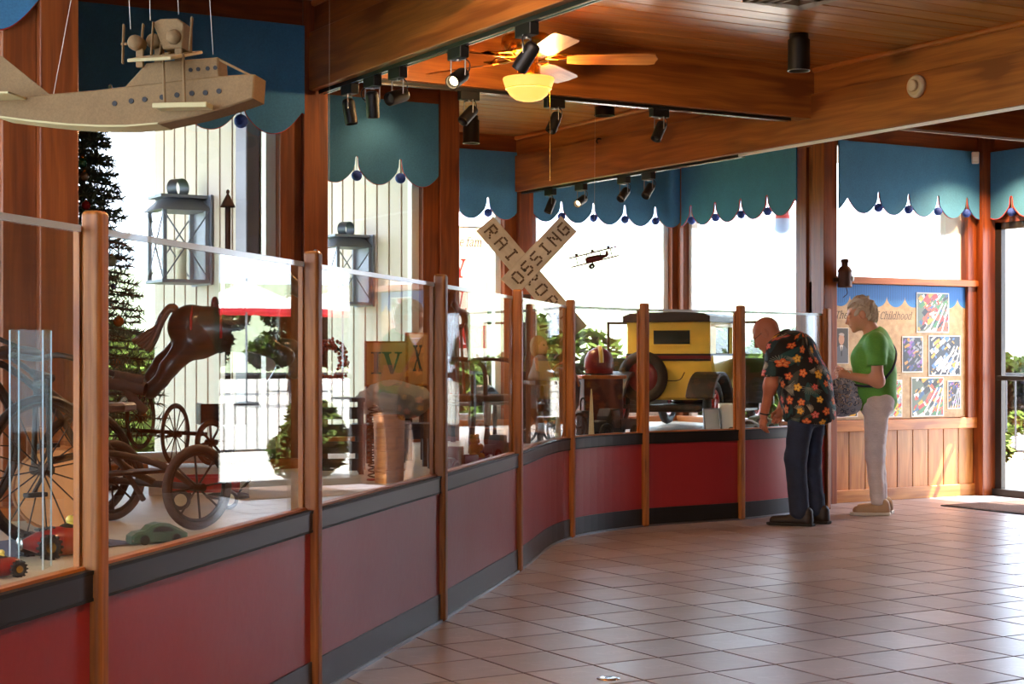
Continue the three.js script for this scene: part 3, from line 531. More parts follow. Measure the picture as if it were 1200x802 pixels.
// railroad crossing sign with lettering of raised studs
const FONT5 = { A: '01110 10001 10001 11111 10001 10001 10001', C: '01111 10000 10000 10000 10000 10000 01111', D: '11110 10001 10001 10001 10001 10001 11110', G: '01111 10000 10000 10111 10001 10001 01110', I: '111 010 010 010 010 010 111', L: '10000 10000 10000 10000 10000 10000 11111', N: '10001 11001 10101 10101 10011 10001 10001', O: '01110 10001 10001 10001 10001 10001 01110', R: '11110 10001 10001 11110 10100 10010 10001', S: '01111 10000 10000 01110 00001 00001 11110' };
{
  const o = at(615, 317, 10.95), t = thing('crossing_sign', 'weathered white railroad crossing sign with studded letters RAIL and CROSSING', 'sign', o, -0.53);
  const u = 10.95 / 1920, tBoard = dataTex(256, 128, (a, b) => lerp3([206, 196, 172], [156, 144, 122], Math.pow(fbm(a, b, 6, 6, 301, 5), 1.3))), board = mat(0xffffff, 0.7, { map: rep(tBoard, 0.5, 0.25) }), stud = mat(0x5b4630, 0.45);
  const dot = new THREE.SphereGeometry(0.0075, 8, 6); dot.scale(1, 1, 0.8);
  const arm = (ang, a, b, word, step, from, zz, name) => {
    const g = new THREE.Group(); g.name = name; t.add(g); g.rotation.z = ang; g.position.z = zz;
    mesh('board', bx((b - a) * u, 26.5 * u, 0.016, (a + b) / 2 * u, 0, 0, 0.003, 'x'), board, g);
    [...word].forEach((ch, k) => {
      const rows = FONT5[ch].split(' '), ds = [];
      rows.forEach((row, r) => [...row].forEach((c, i) => { if (c === '1') ds.push(moved(dot, (from + k * step) * u + (i - (row.length - 1) / 2) * 0.0125, (3 - r) * 0.0125, 0.009)); }));
      if (ch !== ' ') mesh('letter', ds, stud, g, 'letter ' + ch + ' of raised studs');
    });
  };
  arm(-THREE.MathUtils.degToRad(49.5), -72, 96, 'RAILROAD', 18, -60, 0, 'rail_arm');
  arm(THREE.MathUtils.degToRad(46.5), -27, 75, 'OSSING', 15.5, -12, 0.017, 'crossing_arm');
  mesh('bolt', moved(new THREE.CylinderGeometry(0.012, 0.012, 0.02, 10), 0, 0, 0.02, 0, Math.PI / 2), C.iron, t);
  mesh('sign_post', span(-0.04, 0.04, DF - o[1], -0.16, -0.07, -0.012, 0.005, 'y'), C.darkWood, t);
}
// fir tree and baubles
{
  const p = [2.0, DF, -7.2], t = thing('fir_tree', 'dark bristly fir tree hung with coloured baubles', 'tree', p);
  mesh('trunk', rod([0, 0, 0], [0, 1.75, 0], 0.03, 0.008, 8), barkMat2(), t); mesh('stand', lathe([[0, 0], [0.16, 0], [0.15, 0.03], [0.04, 0.06], [0.035, 0.12], [0, 0.12]], 20), C.iron, t);
  const pos = [], nor = [], twig = [];
  for (let i = 0; i < 230; i++) {
    const h = 0.2 + 1.52 * Math.pow(i / 230, 0.85), a = i * 2.4, L = 0.06 + 0.34 * (1 - (h - 0.2) / 1.6), b = V(0, h, 0), e = V(Math.sin(a) * L, h - 0.05 + 0.05 * rnd(), Math.cos(a) * L);
    twig.push(rod(b.toArray(), e.toArray(), 0.005, 0.002, 4));
    const n = 90; for (let k = 0; k < n; k++) {
      const f = 0.15 + 0.85 * k / n, c = b.clone().lerp(e, f), d = V(rr(-1, 1), rr(-0.8, 1), rr(-1, 1)).normalize().add(e.clone().sub(b).normalize().multiplyScalar(0.7)).normalize(), w = d.clone().cross(V(rr(-1, 1), rr(-1, 1), rr(-1, 1))).normalize().multiplyScalar(0.0038), q = c.clone().addScaledVector(d, 0.05);
      const n3 = d.clone().cross(w).normalize(); for (const v of [c.clone().add(w), c.clone().sub(w), q]) { pos.push(v.x, v.y, v.z); nor.push(n3.x, n3.y, n3.z); }
    }
  }
  const g = new THREE.BufferGeometry(); g.setAttribute('position', new THREE.Float32BufferAttribute(pos, 3)); g.setAttribute('normal', new THREE.Float32BufferAttribute(nor, 3));
  const nd = mesh('needles', g, mat(0x4c665e, 0.8, { side: THREE.DoubleSide }), t); nd.userData.kind = 'stuff'; mesh('branches', twig, barkMat2(), t);
  const bauble = (label, col, px, py, r, Z = 7.1) => { const b = thing('bauble', label, 'bauble', at(px, py, Z), 0, 'baubles on the fir tree'); mesh('globe', ball(r), mat(col, 0.15, { metalness: 0.5, clearcoat: 0.5 }), b); mesh('cap', rod([0, r * 0.95, 0], [0, r * 1.2, 0], r * 0.25, r * 0.22, 8), M.brass, b); mesh('hook', tube([[0, r * 1.2, 0], [0.005, r * 1.45, 0], [0, r * 1.6, 0]], 0.001, 6, 4), M.brass, b); };
  bauble('teal bauble near the top of the fir tree', 0x1f7a78, 96, 191, 0.023); bauble('silver bauble just under the teal one', 0x8a8878, 99, 207, 0.022); bauble('red bauble on the upper fir branches', 0x9c2438, 101, 241, 0.021);
  bauble('pale green bauble halfway up the fir tree', 0x7f9a84, 130, 306, 0.025); bauble('little blue bauble on the fir tree', 0x2f56b0, 133, 336, 0.013); bauble('orange bauble above the horse tail', 0xd8701c, 139, 377, 0.024); bauble('flat lit orange bauble behind the horse leg', 0xe8861c, 136, 426, 0.02); bauble('orange bauble low on the fir tree beside the wheels', 0xd8641c, 166, 487, 0.023, 7.25); bauble('turquoise bauble low between the tricycle bars', 0x35b0b8, 150, 492, 0.014);
}
function barkMat2() { return barkMat2.m ??= mat(0x4a3a30, 0.9); }
// wall lanterns outside
function lantern(label, pos) {
  const t = thing('wall_lantern', label, 'lantern', pos, 0, 'wall lanterns on the white siding'), w = 0.27, d = 0.29, h = 0.42, z = M.zinc;
  mesh('base_plate', bx(w + 0.02, 0.02, d + 0.02, 0, 0.01, 0, 0.004), z, t);
  for (const sx of [-1, 1]) for (const sz of [-1, 1]) mesh('corner_post', bx(0.022, h, 0.022, sx * (w / 2 - 0.01), h / 2, sz * (d / 2 - 0.01)), z, t);
  mesh('back_plate', bx(0.012, h + 0.1, d + 0.04, w / 2 + 0.01, h / 2 + 0.04, 0), z, t);
  const side = (sz) => { const p = mesh('side_pane', bx(w - 0.03, h - 0.02, 0.003, 0, h / 2, sz * (d / 2 - 0.01)), M.glass, t); mesh('cross_bar', [rod([-w / 2, 0.02, sz * d / 2], [w / 2, h - 0.01, sz * d / 2], 0.0045, 0.0045, 5), rod([w / 2, 0.02, sz * d / 2], [-w / 2, h - 0.01, sz * d / 2], 0.0045, 0.0045, 5)], z, p); };
  side(1); side(-1);
  const f = mesh('front_pane', bx(0.003, h - 0.02, d - 0.03, -w / 2 + 0.01, h / 2, 0), M.glass, t); mesh('cross_bar', [rod([-w / 2, 0.02, -d / 2], [-w / 2, h - 0.01, d / 2], 0.0045, 0.0045, 5), rod([-w / 2, 0.02, d / 2], [-w / 2, h - 0.01, -d / 2], 0.0045, 0.0045, 5)], z, f);
  const roof = new THREE.CylinderGeometry(0.13, 0.225, 0.075, 4, 1); roof.rotateY(Math.PI / 4); roof.translate(0, h + 0.035, 0); mesh('roof', roof.toNonIndexed(), z, t);
  mesh('top_plate', bx(w + 0.015, 0.018, d * 0.85, 0, h + 0.08, 0, 0.003), z, t);
  const strap = new THREE.CylinderGeometry(0.055, 0.055, 0.075, 20, 1, true); strap.rotateX(Math.PI / 2); mesh('ring_handle', moved(strap, 0, h + 0.135, 0, 0.5), mat(0x4c5058, 0.5, { metalness: 0.7, side: THREE.DoubleSide }), t);
  mesh('candle', rod([0.02, 0.02, 0], [0.02, 0.2, 0], 0.03, 0.03, 14), C.cream, t);
}
lantern('grey metal lantern with crossed bars behind the carousel horse', [3.11, at(213, 333, 9.55)[1], -9.2]);
lantern('grey metal lantern with crossed bars behind the second timber window column', [4.97, at(398, 357, 11.8)[1], -10.95]);
solo('downspout', 'dark purple brown rain downspout on the white siding', 'downspout', [span(3.185, 3.262, -0.6, 3.0, -8.47, -8.3, 0.012)], mat(0x4a3a40, 0.45));
// sign with red lettering
function canvasTex(w, h, draw) { const c = document.createElement('canvas'); c.width = w; c.height = h; const x = c.getContext('2d'); draw(x, w, h); const t = new THREE.CanvasTexture(c); t.colorSpace = THREE.SRGBColorSpace; t.magFilter = THREE.LinearFilter; return t; }
{
  const tex = canvasTex(512, 768, (x, w, h) => { x.fillStyle = '#fbfaf6'; x.fillRect(0, 0, w, h); x.fillStyle = '#222'; x.font = 'italic 70px serif'; x.fillText('in the fam', 120, 110); x.fillStyle = '#c8232b'; x.font = 'bold 150px serif'; x.textAlign = 'right'; x.fillText('TOY', 330, 290); x.fillText('TOWN', 440, 470); x.fillRect(0, 560, w, 130); x.fillStyle = '#fff'; x.font = 'bold 120px serif'; x.fillText('TRAIN', 470, 668); });
  const t = thing('lettered_banner', 'white banner with red TOWN TRAIN lettering behind the carved chair', 'banner', at(535, 345, 13.05), 0);
  mesh('sheet', bx(0.56, 1.08, 0.003, 0, 0, 0), mat(0xffffff, 0.9, { transmission: 0.6 }), t);
  const f = new THREE.PlaneGeometry(0.56, 1.08); f.translate(0, 0, 0.003); mesh('print', f, mat(0xffffff, 0.9, { map: tex, transmission: 0.55 }), t); mesh('top_rod', rod([-0.3, 0.54, 0], [0.3, 0.54, 0], 0.006, 0.006, 8), M.steel, t); mesh('leg', [rod([-0.27, -1.079, -0.01], [-0.27, 0.54, -0.01], 0.006, 0.006, 6), rod([0.27, -1.079, -0.01], [0.27, 0.54, -0.01], 0.006, 0.006, 6)], M.steel, t);
}
// wheels
function wheel(name, R, r, n, tyre, spokeMat, parent, pos, turn = 0, hub = 0.025, spokeR = 0.0025) {
  const w = new THREE.Group(); w.name = name; parent.add(w); w.position.set(...pos); w.rotation.y = turn;
  mesh('tyre', ring(R - r, r, 44, 8), tyre, w); mesh('rim', ring(R - 2.3 * r, r * 0.5, 40, 6), spokeMat, w);
  mesh('hub', moved(new THREE.CylinderGeometry(hub * 0.6, hub * 0.6, hub * 2.6, 12), 0, 0, 0, 0, Math.PI / 2), spokeMat, w);
  const sg = rod([0, hub * 0.4, 0], [0, R - 2.2 * r, 0], spokeR, spokeR, 5); for (let k = 0; k < n; k++) mesh('spoke', sg, spokeMat, w).rotation.z = k * 2 * Math.PI / n + 0.1;
  return w;
}
// antique tricycle
{
  const A = V(1.30, DF, -5.14), B = V(1.86, DF, -5.34), th = Math.atan2(-(B.z - A.z), B.x - A.x), L = A.distanceTo(B);
  const t = thing('tricycle', 'antique iron tricycle with a big spoked front wheel', 'tricycle', A.toArray(), th);
  wheel('front_wheel', 0.235, 0.014, 16, C.iron, C.rust, t, [0, 0.235, 0], 0.12, 0.03);
  for (const z of [0.02, -0.46]) wheel('rear_wheel', 0.145, 0.014, 8, C.rust, C.iron, t, [L, 0.145, z], 0, 0.024, 0.004);
  mesh('axle', rod([L, 0.145, 0.05], [L, 0.145, -0.5], 0.012), C.iron, t);
  mesh('backbone', [tube([[0, 0.5, 0], [0.06, 0.47, -0.04], [0.25, 0.38, -0.13], [0.45, 0.22, -0.2], [L, 0.15, -0.22]], 0.013, 30, 8), tube([[0.05, 0.26, -0.02], [0.3, 0.27, -0.1], [0.5, 0.22, -0.05], [L, 0.15, 0.0]], 0.012, 30, 8), tube([[0.2, 0.42, -0.1], [0.36, 0.26, -0.12], [0.5, 0.1, -0.15]], 0.01, 20, 8)], C.rust, t);
  mesh('fork', [rod([0, 0.235, 0.045], [0, 0.52, 0.03], 0.009), rod([0, 0.235, -0.045], [0, 0.52, -0.03], 0.009), rod([0, 0.5, -0.035], [0, 0.5, 0.035], 0.012)], C.iron, t);
  mesh('handlebar', tube([[0.12, 0.53, 0.22], [-0.02, 0.59, 0.14], [-0.02, 0.58, 0], [-0.02, 0.59, -0.14], [0.12, 0.53, -0.22]], 0.009, 30, 8), C.iron, t);
  mesh('grip', [rod([0.11, 0.532, 0.215], [0.2, 0.515, 0.24], 0.014), rod([0.11, 0.532, -0.215], [0.2, 0.515, -0.24], 0.014)], C.darkWood, t);
  mesh('seat', plate([[-0.1, -0.06], [0.02, -0.08], [0.1, -0.03], [0.1, 0.03], [0.02, 0.08], [-0.1, 0.06]], 0.03, 0.008).rotateX(Math.PI / 2).translate(0.3, 0.42, -0.1), mat(0x3a2018, 0.5), t);
  mesh('step_board', bx(0.26, 0.012, 0.1, 0.4, 0.2, -0.1, 0.003), C.darkWood, t); mesh('pedal', [rod([-0.02, 0.235, 0.05], [-0.07, 0.17, 0.06], 0.006), bx(0.07, 0.014, 0.03, -0.07, 0.165, 0.07, 0.003), rod([0.02, 0.235, -0.05], [0.07, 0.3, -0.06], 0.006), bx(0.07, 0.014, 0.03, 0.07, 0.305, -0.07, 0.003)], C.iron, t);
}
// second velocipede behind the left edge post
{
  const t = thing('velocipede', 'dark velocipede with curved handlebars behind the orange drum', 'bicycle', stand(-22, 5.5), 0.1);
  wheel('front_wheel', 0.3, 0.013, 18, C.iron, C.iron, t, [-0.14, 0.3, 0], 0.2, 0.03); wheel('rear_wheel', 0.2, 0.012, 12, C.iron, C.iron, t, [0.4, 0.2, -0.1], 0.2, 0.025);
  mesh('frame', [tube([[-0.14, 0.62, 0], [0.1, 0.55, -0.03], [0.3, 0.38, -0.08], [0.4, 0.2, -0.1]], 0.012, 24, 8), rod([-0.14, 0.3, 0.03], [-0.14, 0.66, 0.02], 0.009), rod([-0.14, 0.3, -0.03], [-0.14, 0.66, -0.02], 0.009)], C.iron, t);
  mesh('handlebar', tube([[0.05, 0.62, 0.2], [-0.12, 0.7, 0.12], [-0.16, 0.68, 0], [-0.12, 0.7, -0.12], [0.05, 0.62, -0.2]], 0.008, 26, 8), C.steel ?? C.iron, t);
  mesh('saddle', ball(0.05, 0.12, 0.6, -0.03, 2, 0.5, 1, 14), mat(0x2a1812, 0.5), t);
}
// wooden cart with tall wheels on a white plinth, red wagon
{
  const pz = stand(232, 7.1), pl = thing('display_plinth', 'low white plinth under the wooden cart', 'plinth', pz, -0.3);
  mesh('box', bx(0.42, 0.115, 0.3, 0, 0.0575, 0, 0.004), M.white, pl);
  const t = thing('wooden_cart', 'old wooden cart with two tall spoked wheels on an axle', 'cart', [pz[0] + 0.03, DF + 0.116, pz[2]], -0.2);
  wheel('wheel', 0.135, 0.008, 12, C.rust, C.rust, t, [-0.13, 0.135, 0.04], 1.0, 0.02, 0.0025); wheel('wheel', 0.135, 0.008, 12, C.rust, C.rust, t, [-0.26, 0.2, -0.12], 1.0, 0.02, 0.0025);
  wheel('wheel', 0.1, 0.01, 8, C.brownWood, C.brownWood, t, [0.02, 0.1, 0.06], 0.7, 0.022, 0.006);
  mesh('axle', [rod([-0.3, 0.15, -0.1], [0.0, 0.135, 0.06], 0.009), rod([-0.15, 0.14, 0.1], [-0.12, 0.12, -0.1], 0.006)], C.rust, t);
  mesh('cart_box', [bx(0.2, 0.09, 0.02, 0.08, 0.22, 0.02, 0.003), bx(0.02, 0.09, 0.16, 0.17, 0.22, -0.05, 0.003), bx(0.02, 0.09, 0.16, -0.01, 0.22, -0.05, 0.003), bx(0.2, 0.012, 0.16, 0.08, 0.18, -0.05)], C.darkWood, t);
  mesh('shaft', rod([0.12, 0.0, 0], [0.12, 0.25, 0], 0.01), C.darkWood, t);
  const w = thing('toy_wagon', 'red toy wagon standing in front of the white plinth', 'wagon', stand(240, 6.35), -0.35);
  mesh('tray', [bx(0.26, 0.012, 0.14, 0, 0.07, 0, 0.003), bx(0.26, 0.05, 0.008, 0, 0.1, 0.07, 0.003), bx(0.26, 0.05, 0.008, 0, 0.1, -0.07, 0.003), bx(0.008, 0.05, 0.14, 0.13, 0.1, 0, 0.003), bx(0.008, 0.05, 0.14, -0.13, 0.1, 0, 0.003)], C.redPaint, w);
  for (const x of [-0.09, 0.09]) for (const z of [-0.085, 0.085]) { const q = mesh('wheel', moved(ring(0.03, 0.009, 20, 6), x, 0.039, z), C.tyre, w); mesh('hubcap', moved(new THREE.CylinderGeometry(0.024, 0.024, 0.01, 14), x, 0.039, z, 0, Math.PI / 2), C.cream, q); }
  mesh('handle', [rod([0.13, 0.06, 0], [0.26, 0.2, 0.02], 0.005), rod([0.26, 0.2, -0.02], [0.26, 0.2, 0.06], 0.005)], C.iron, w);
}
// red racing car and green car
function racer(label, pos, turn, s, paint) {
  const t = thing('toy_racing_car', label, 'toy car', pos, turn, undefined);
  mesh('body', moved(lathe([[0, -0.13], [0.02, -0.125], [0.036, -0.09], [0.044, -0.03], [0.042, 0.03], [0.03, 0.08], [0.014, 0.12], [0, 0.13]], 22), 0, 0.045, 0, 0, 0, Math.PI / 2), paint, t);
  mesh('cockpit', ball(0.024, 0.025, 0.082, 0, 1.4, 0.6, 0.9, 14), C.dark, t); mesh('grille', moved(lathe([[0, 0], [0.018, 0], [0.02, 0.006], [0, 0.008]], 16), -0.13, 0.045, 0, 0, 0, Math.PI / 2), M.chrome, t);
  mesh('driver', [ball(0.014, 0.03, 0.105, 0), ball(0.017, 0.03, 0.085, 0)], C.yellow, t); mesh('axle', [rod([-0.07, 0.032, -0.06], [-0.07, 0.032, 0.06], 0.004), rod([0.08, 0.034, -0.06], [0.08, 0.034, 0.06], 0.004)], C.iron, t);
  for (const x of [-0.07, 0.08]) for (const z of [-0.06, 0.06]) {
    const w = mesh('wheel', moved(ring(0.024, 0.011, 22, 8), x, 0.035, z), C.tyre, t), kn = []; for (let k = 0; k < 14; k++) { const a = k * Math.PI / 7; kn.push(moved(bx(0.007, 0.007, 0.02), x + Math.cos(a) * 0.035, 0.035 + Math.sin(a) * 0.035, z, 0, 0, a)); }
    mesh('tread', kn, C.tyre, w); mesh('hubcap', moved(new THREE.CylinderGeometry(0.016, 0.016, 0.016, 14), x, 0.035, z, 0, Math.PI / 2), M.brass, w);
  }
  for (let k = 0; k < 5; k++) mesh('louvre', bx(0.004, 0.006, 0.03, -0.03 - k * 0.012, 0.087 - k * 0.0012, 0, 0.001), C.dark, t);
  t.scale.setScalar(s); return t;
}
racer('shiny red tin racing car with studded tyres beside the thick timber post', stand(72, 4.82), 0.25, 1.0, C.redPaint);
racer('small red racing car with only its rear wheel in view', stand(-6, 4.35), 0.25, 0.62, C.redPaint);
function saloon(label, pos, turn, s, paint) {
  const t = thing('toy_car', label, 'toy car', pos, turn, 'small toy cars on the display floor');
  mesh('body', plate([[-0.1, 0.012], [-0.1, 0.03], [-0.085, 0.04], [-0.05, 0.044], [-0.03, 0.062], [0.0, 0.07], [0.035, 0.066], [0.075, 0.046], [0.1, 0.03], [0.1, 0.012]], 0.075, 0.008), paint, t);
  mesh('glass_band', plate([[-0.032, 0.046], [-0.022, 0.06], [0.0, 0.066], [0.03, 0.062], [0.05, 0.05], [0.048, 0.046]], 0.078), C.dark, t); mesh('bumper', [rod([-0.104, 0.018, -0.036], [-0.104, 0.018, 0.036], 0.004), rod([0.104, 0.018, -0.036], [0.104, 0.018, 0.036], 0.004)], M.chrome, t);
  for (const x of [-0.06, 0.062]) for (const z of [-0.034, 0.034]) mesh('wheel', moved(lathe([[0, -0.007], [0.012, -0.007], [0.018, -0.004], [0.018, 0.004], [0.012, 0.007], [0, 0.007]], 16), x, 0.018, z, 0, Math.PI / 2), C.tyre, t);
  t.scale.setScalar(s); return t;
}
saloon('dark green streamlined toy car beside the red racing car', stand(184, 5.15), 0.05, 0.85, C.greenPaint);
saloon('pale blue toy car in front of the open car door beside the leaning frames', stand(872, 12.75), -0.2, 1.25, C.bluePaint);
saloon('green toy car beside the man in the flowered shirt', stand(888, 12.95), -0.2, 1.5, mat(0x5d7a64, 0.35));
saloon('dark little toy car between the pale blue one and the frames', stand(859, 12.3), 0.3, 0.7, C.dark);
// orange drum and acrylic box, velvet cloth
{
  const t = thing('toy_drum', 'round orange and cream drum standing on edge behind the velocipede', 'drum', [at(66, 548, 5.55)[0], DF + 0.142, at(66, 548, 5.55)[2]], -0.35);
  mesh('shell', moved(new THREE.CylinderGeometry(0.135, 0.135, 0.09, 40, 1, true), 0, 0, 0, 0, Math.PI / 2), mat(0xb8622a, 0.5, { side: THREE.DoubleSide }), t); for (const z of [-0.045, 0.045]) { mesh('skin', moved(new THREE.CylinderGeometry(0.132, 0.132, 0.003, 36), 0, 0, z, 0, Math.PI / 2), mat(0xd98a4a, 0.6), t); mesh('hoop', moved(ring(0.136, 0.006, 40, 6), 0, 0, z), C.tan, t); }
  const st = thing('timber_panel', 'upright orange timber crate side behind the wheels', 'crate', stand(76, 5.8), -0.27);
  mesh('board', bx(0.26, 0.34, 0.02, 0, 0.17, 0, 0.003, 'y'), C.tan, st); mesh('batten', [bx(0.26, 0.04, 0.02, 0, 0.03, 0.02, 0.003, 'x'), bx(0.26, 0.04, 0.02, 0, 0.31, 0.02, 0.003, 'x')], C.tan, st);
  const a = thing('acrylic_box', 'tall clear acrylic display box standing left of the thick timber post', 'display box', stand(36, 4.55), -0.5), ac = mat(0xf8fbfa, 0.02, { transmission: 1, ior: 1.49, specularIntensity: 0.15 });
  const w = 0.09, h = 0.66; for (const [x, z, W, D] of [[0, w / 2, w, 0.004], [0, -w / 2, w, 0.004], [w / 2, 0, 0.004, w], [-w / 2, 0, 0.004, w]]) mesh('pane', bx(W, h, D, x, h / 2, z), ac, a);
  mesh('lid', bx(w + 0.004, 0.004, w + 0.004, 0, h + 0.002, 0), ac, a); for (const x of [-1, 1]) for (const z of [-1, 1]) mesh('polished_corner', bx(0.004, h, 0.004, x * w / 2, h / 2, z * w / 2), M.glassEdge, a);
  const cl = new THREE.PlaneGeometry(0.62, 0.4, 40, 26); cl.rotateX(-Math.PI / 2); const cp = cl.attributes.position; for (let i = 0; i < cp.count; i++) cp.setY(i, 0.001 + 0.008 * fbm(cp.getX(i) + 0.5, cp.getZ(i) + 0.5, 7, 7, 12, 3)); cl.computeVertexNormals();
  const cm = solo('velvet_cloth', 'crumpled dark blue cloth spread under the velocipede wheels', 'cloth', cl, mat(0x39405e, 0.9, { side: THREE.DoubleSide })); cm.position.set(...stand(20, 5.0)); cm.rotation.y = 0.4;
  const dw = thing('driftwood', 'gnarled driftwood log propped up under the horse hooves', 'log', at(140, 452, 6.2), -0.5);
  mesh('log', tube([[-0.16, -0.01, 0], [-0.06, 0.01, 0.01], [0.03, 0.0, 0], [0.1, -0.015, 0.01]], 0.026, 24, 10), C.rust, dw); mesh('branch', [tube([[0.02, 0, 0], [0.06, -0.06, 0.01], [0.1, -0.1, 0]], 0.018, 14, 8), tube([[-0.1, 0, 0], [-0.12, -0.3, 0.02], [-0.13, -0.62, 0]], 0.016, 18, 8)], C.rust, dw);
}
// barrel, bench, numeral boards, wreath, fleece
{
  const b = thing('tan_barrel', 'tan wooden churn barrel with hoops behind the second glass pane', 'barrel', stand(456, 7.62), 0);
  mesh('staves', lathe([[0, 0], [0.066, 0], [0.07, 0.1], [0.071, 0.2], [0.074, 0.31], [0.068, 0.315], [0.062, 0.29], [0, 0.28]], 30), woodMat(tPine, 0xf6cf98, 0.6, 0.4, 0.2), b);
  for (const y of [0.06, 0.15, 0.255]) mesh('hoop', moved(ring(0.073, 0.004, 32, 6), 0, y, 0, 0, Math.PI / 2), C.tan, b);
  const sp = thing('coil_spring_toy', 'dark coiled spring standing against the tan barrel', 'spring', stand(437, 7.75)); const pts = []; for (let i = 0; i <= 150; i++) pts.push([Math.cos(i * 0.6) * 0.022, 0.01 + i * 0.0023, Math.sin(i * 0.6) * 0.022]); mesh('coil', tube(pts, 0.004, 500, 5), C.iron, sp); mesh('foot', lathe([[0, 0], [0.03, 0], [0.028, 0.008], [0, 0.01]], 16), C.redPaint, sp);
  const numeral = (txt, label, px, Z, turn, w, h) => { const o = stand(px, Z), t = thing('numeral_board', label, 'board', o, turn); mesh('board', bx(w, h, 0.02, 0, 0.42 + h / 2, 0, 0.003, 'x'), C.tan, t); const tx = canvasTex(256, 256, (x) => { x.fillStyle = '#c8955c'; x.fillRect(0, 0, 256, 256); x.fillStyle = '#3c4a48'; x.font = 'bold 190px serif'; x.textAlign = 'center'; x.fillText(txt, 128, 190); }); const f = new THREE.PlaneGeometry(w - 0.02, h - 0.02); f.translate(0, 0.42 + h / 2, 0.0112); mesh('painted_numeral', f, mat(0xffffff, 0.7, { map: tx }), t); mesh('stand_leg', [span(-w / 2 + 0.01, -w / 2 + 0.04, 0, 0.42, -0.012, 0.012), span(w / 2 - 0.04, w / 2 - 0.01, 0, 0.42, -0.012, 0.012)], C.darkWood, t); };
  numeral('IV', 'tan board with a painted numeral four above the fleece', 452, 9.0, -0.2, 0.24, 0.25); numeral('X', 'tan board with a painted numeral ten turned to the side', 488, 9.25, 0.25, 0.16, 0.3);
  const bench = thing('bench', 'small dark wooden bench under the fleece', 'bench', stand(462, 8.6), -0.3); mesh('seat', bx(0.42, 0.03, 0.2, 0, 0.22, 0, 0.005, 'x'), C.darkWood, bench); for (const x of [-0.18, 0.18]) for (const z of [-0.08, 0.08]) mesh('leg', bx(0.03, 0.21, 0.03, x, 0.105, z), C.darkWood, bench); mesh('apron', bx(0.36, 0.05, 0.015, 0, 0.18, 0.085), C.darkWood, bench);
  const fl = new THREE.SphereGeometry(1, 60, 40), fp = fl.attributes.position; for (let i = 0; i < fp.count; i++) { const k = 1 + 0.28 * (fbm(fp.getX(i) * 0.5 + 0.5, fp.getY(i) * 0.5 + fp.getZ(i) * 0.3 + 0.5, 9, 9, 77, 4) - 0.5); fp.setXYZ(i, fp.getX(i) * 0.2 * k, fp.getY(i) * 0.1 * k, fp.getZ(i) * 0.12 * k); } fl.computeVertexNormals();
  const fm = solo('fleece', 'grey white fleece heaped on the small dark bench', 'fleece', fl, mat(0xa59c92, 0.95)); fm.position.set(bench.position.x, DF + 0.355, bench.position.z); fm.rotation.y = -0.3;
  const wr = thing('berry_wreath', 'orange red berry wreath hanging beside the second timber window column', 'wreath', at(386, 425, 7.9), -0.5), bs = []; for (let i = 0; i < 260; i++) { const a = rnd() * 6.283, q = rnd() * 6.283, r = 0.026 * Math.sqrt(rnd()); bs.push(moved(new THREE.IcosahedronGeometry(0.0085, 1), Math.cos(a) * (0.07 + r * Math.cos(q)), Math.sin(a) * (0.09 + r * Math.cos(q)), r * Math.sin(q))); } mesh('berries', bs, mat(0xc63c14, 0.45), wr).userData.kind = 'stuff'; mesh('wire', ring(0.078, 0.006, 30, 6), C.iron, wr); mesh('hanging_string', rod([0, 0.09, 0], [0.0, 1.903, 0], 0.001, 0.001, 4), C.string, wr); mesh('iron_scroll', tube([[-0.03, -0.1, 0], [-0.05, -0.14, 0], [-0.02, -0.17, 0], [0.01, -0.14, 0], [-0.01, -0.125, 0]], 0.005, 24, 6), C.iron, wr);
  const ch = thing('slatted_crate', 'dark slatted crate behind the third timber post', 'crate', stand(392, 8.2), -0.4); for (let k = 0; k < 4; k++) mesh('slat', bx(0.28, 0.06, 0.012, 0, 0.05 + k * 0.085, 0.09, 0.003, 'x'), C.darkWood, ch); for (const x of [-0.13, 0.13]) for (const z of [-0.08, 0.08]) mesh('corner_post', bx(0.025, 0.36, 0.025, x, 0.18, z), C.darkWood, ch); mesh('crate_top', bx(0.3, 0.02, 0.2, 0, 0.37, 0, 0.003, 'x'), C.darkWood, ch);
}
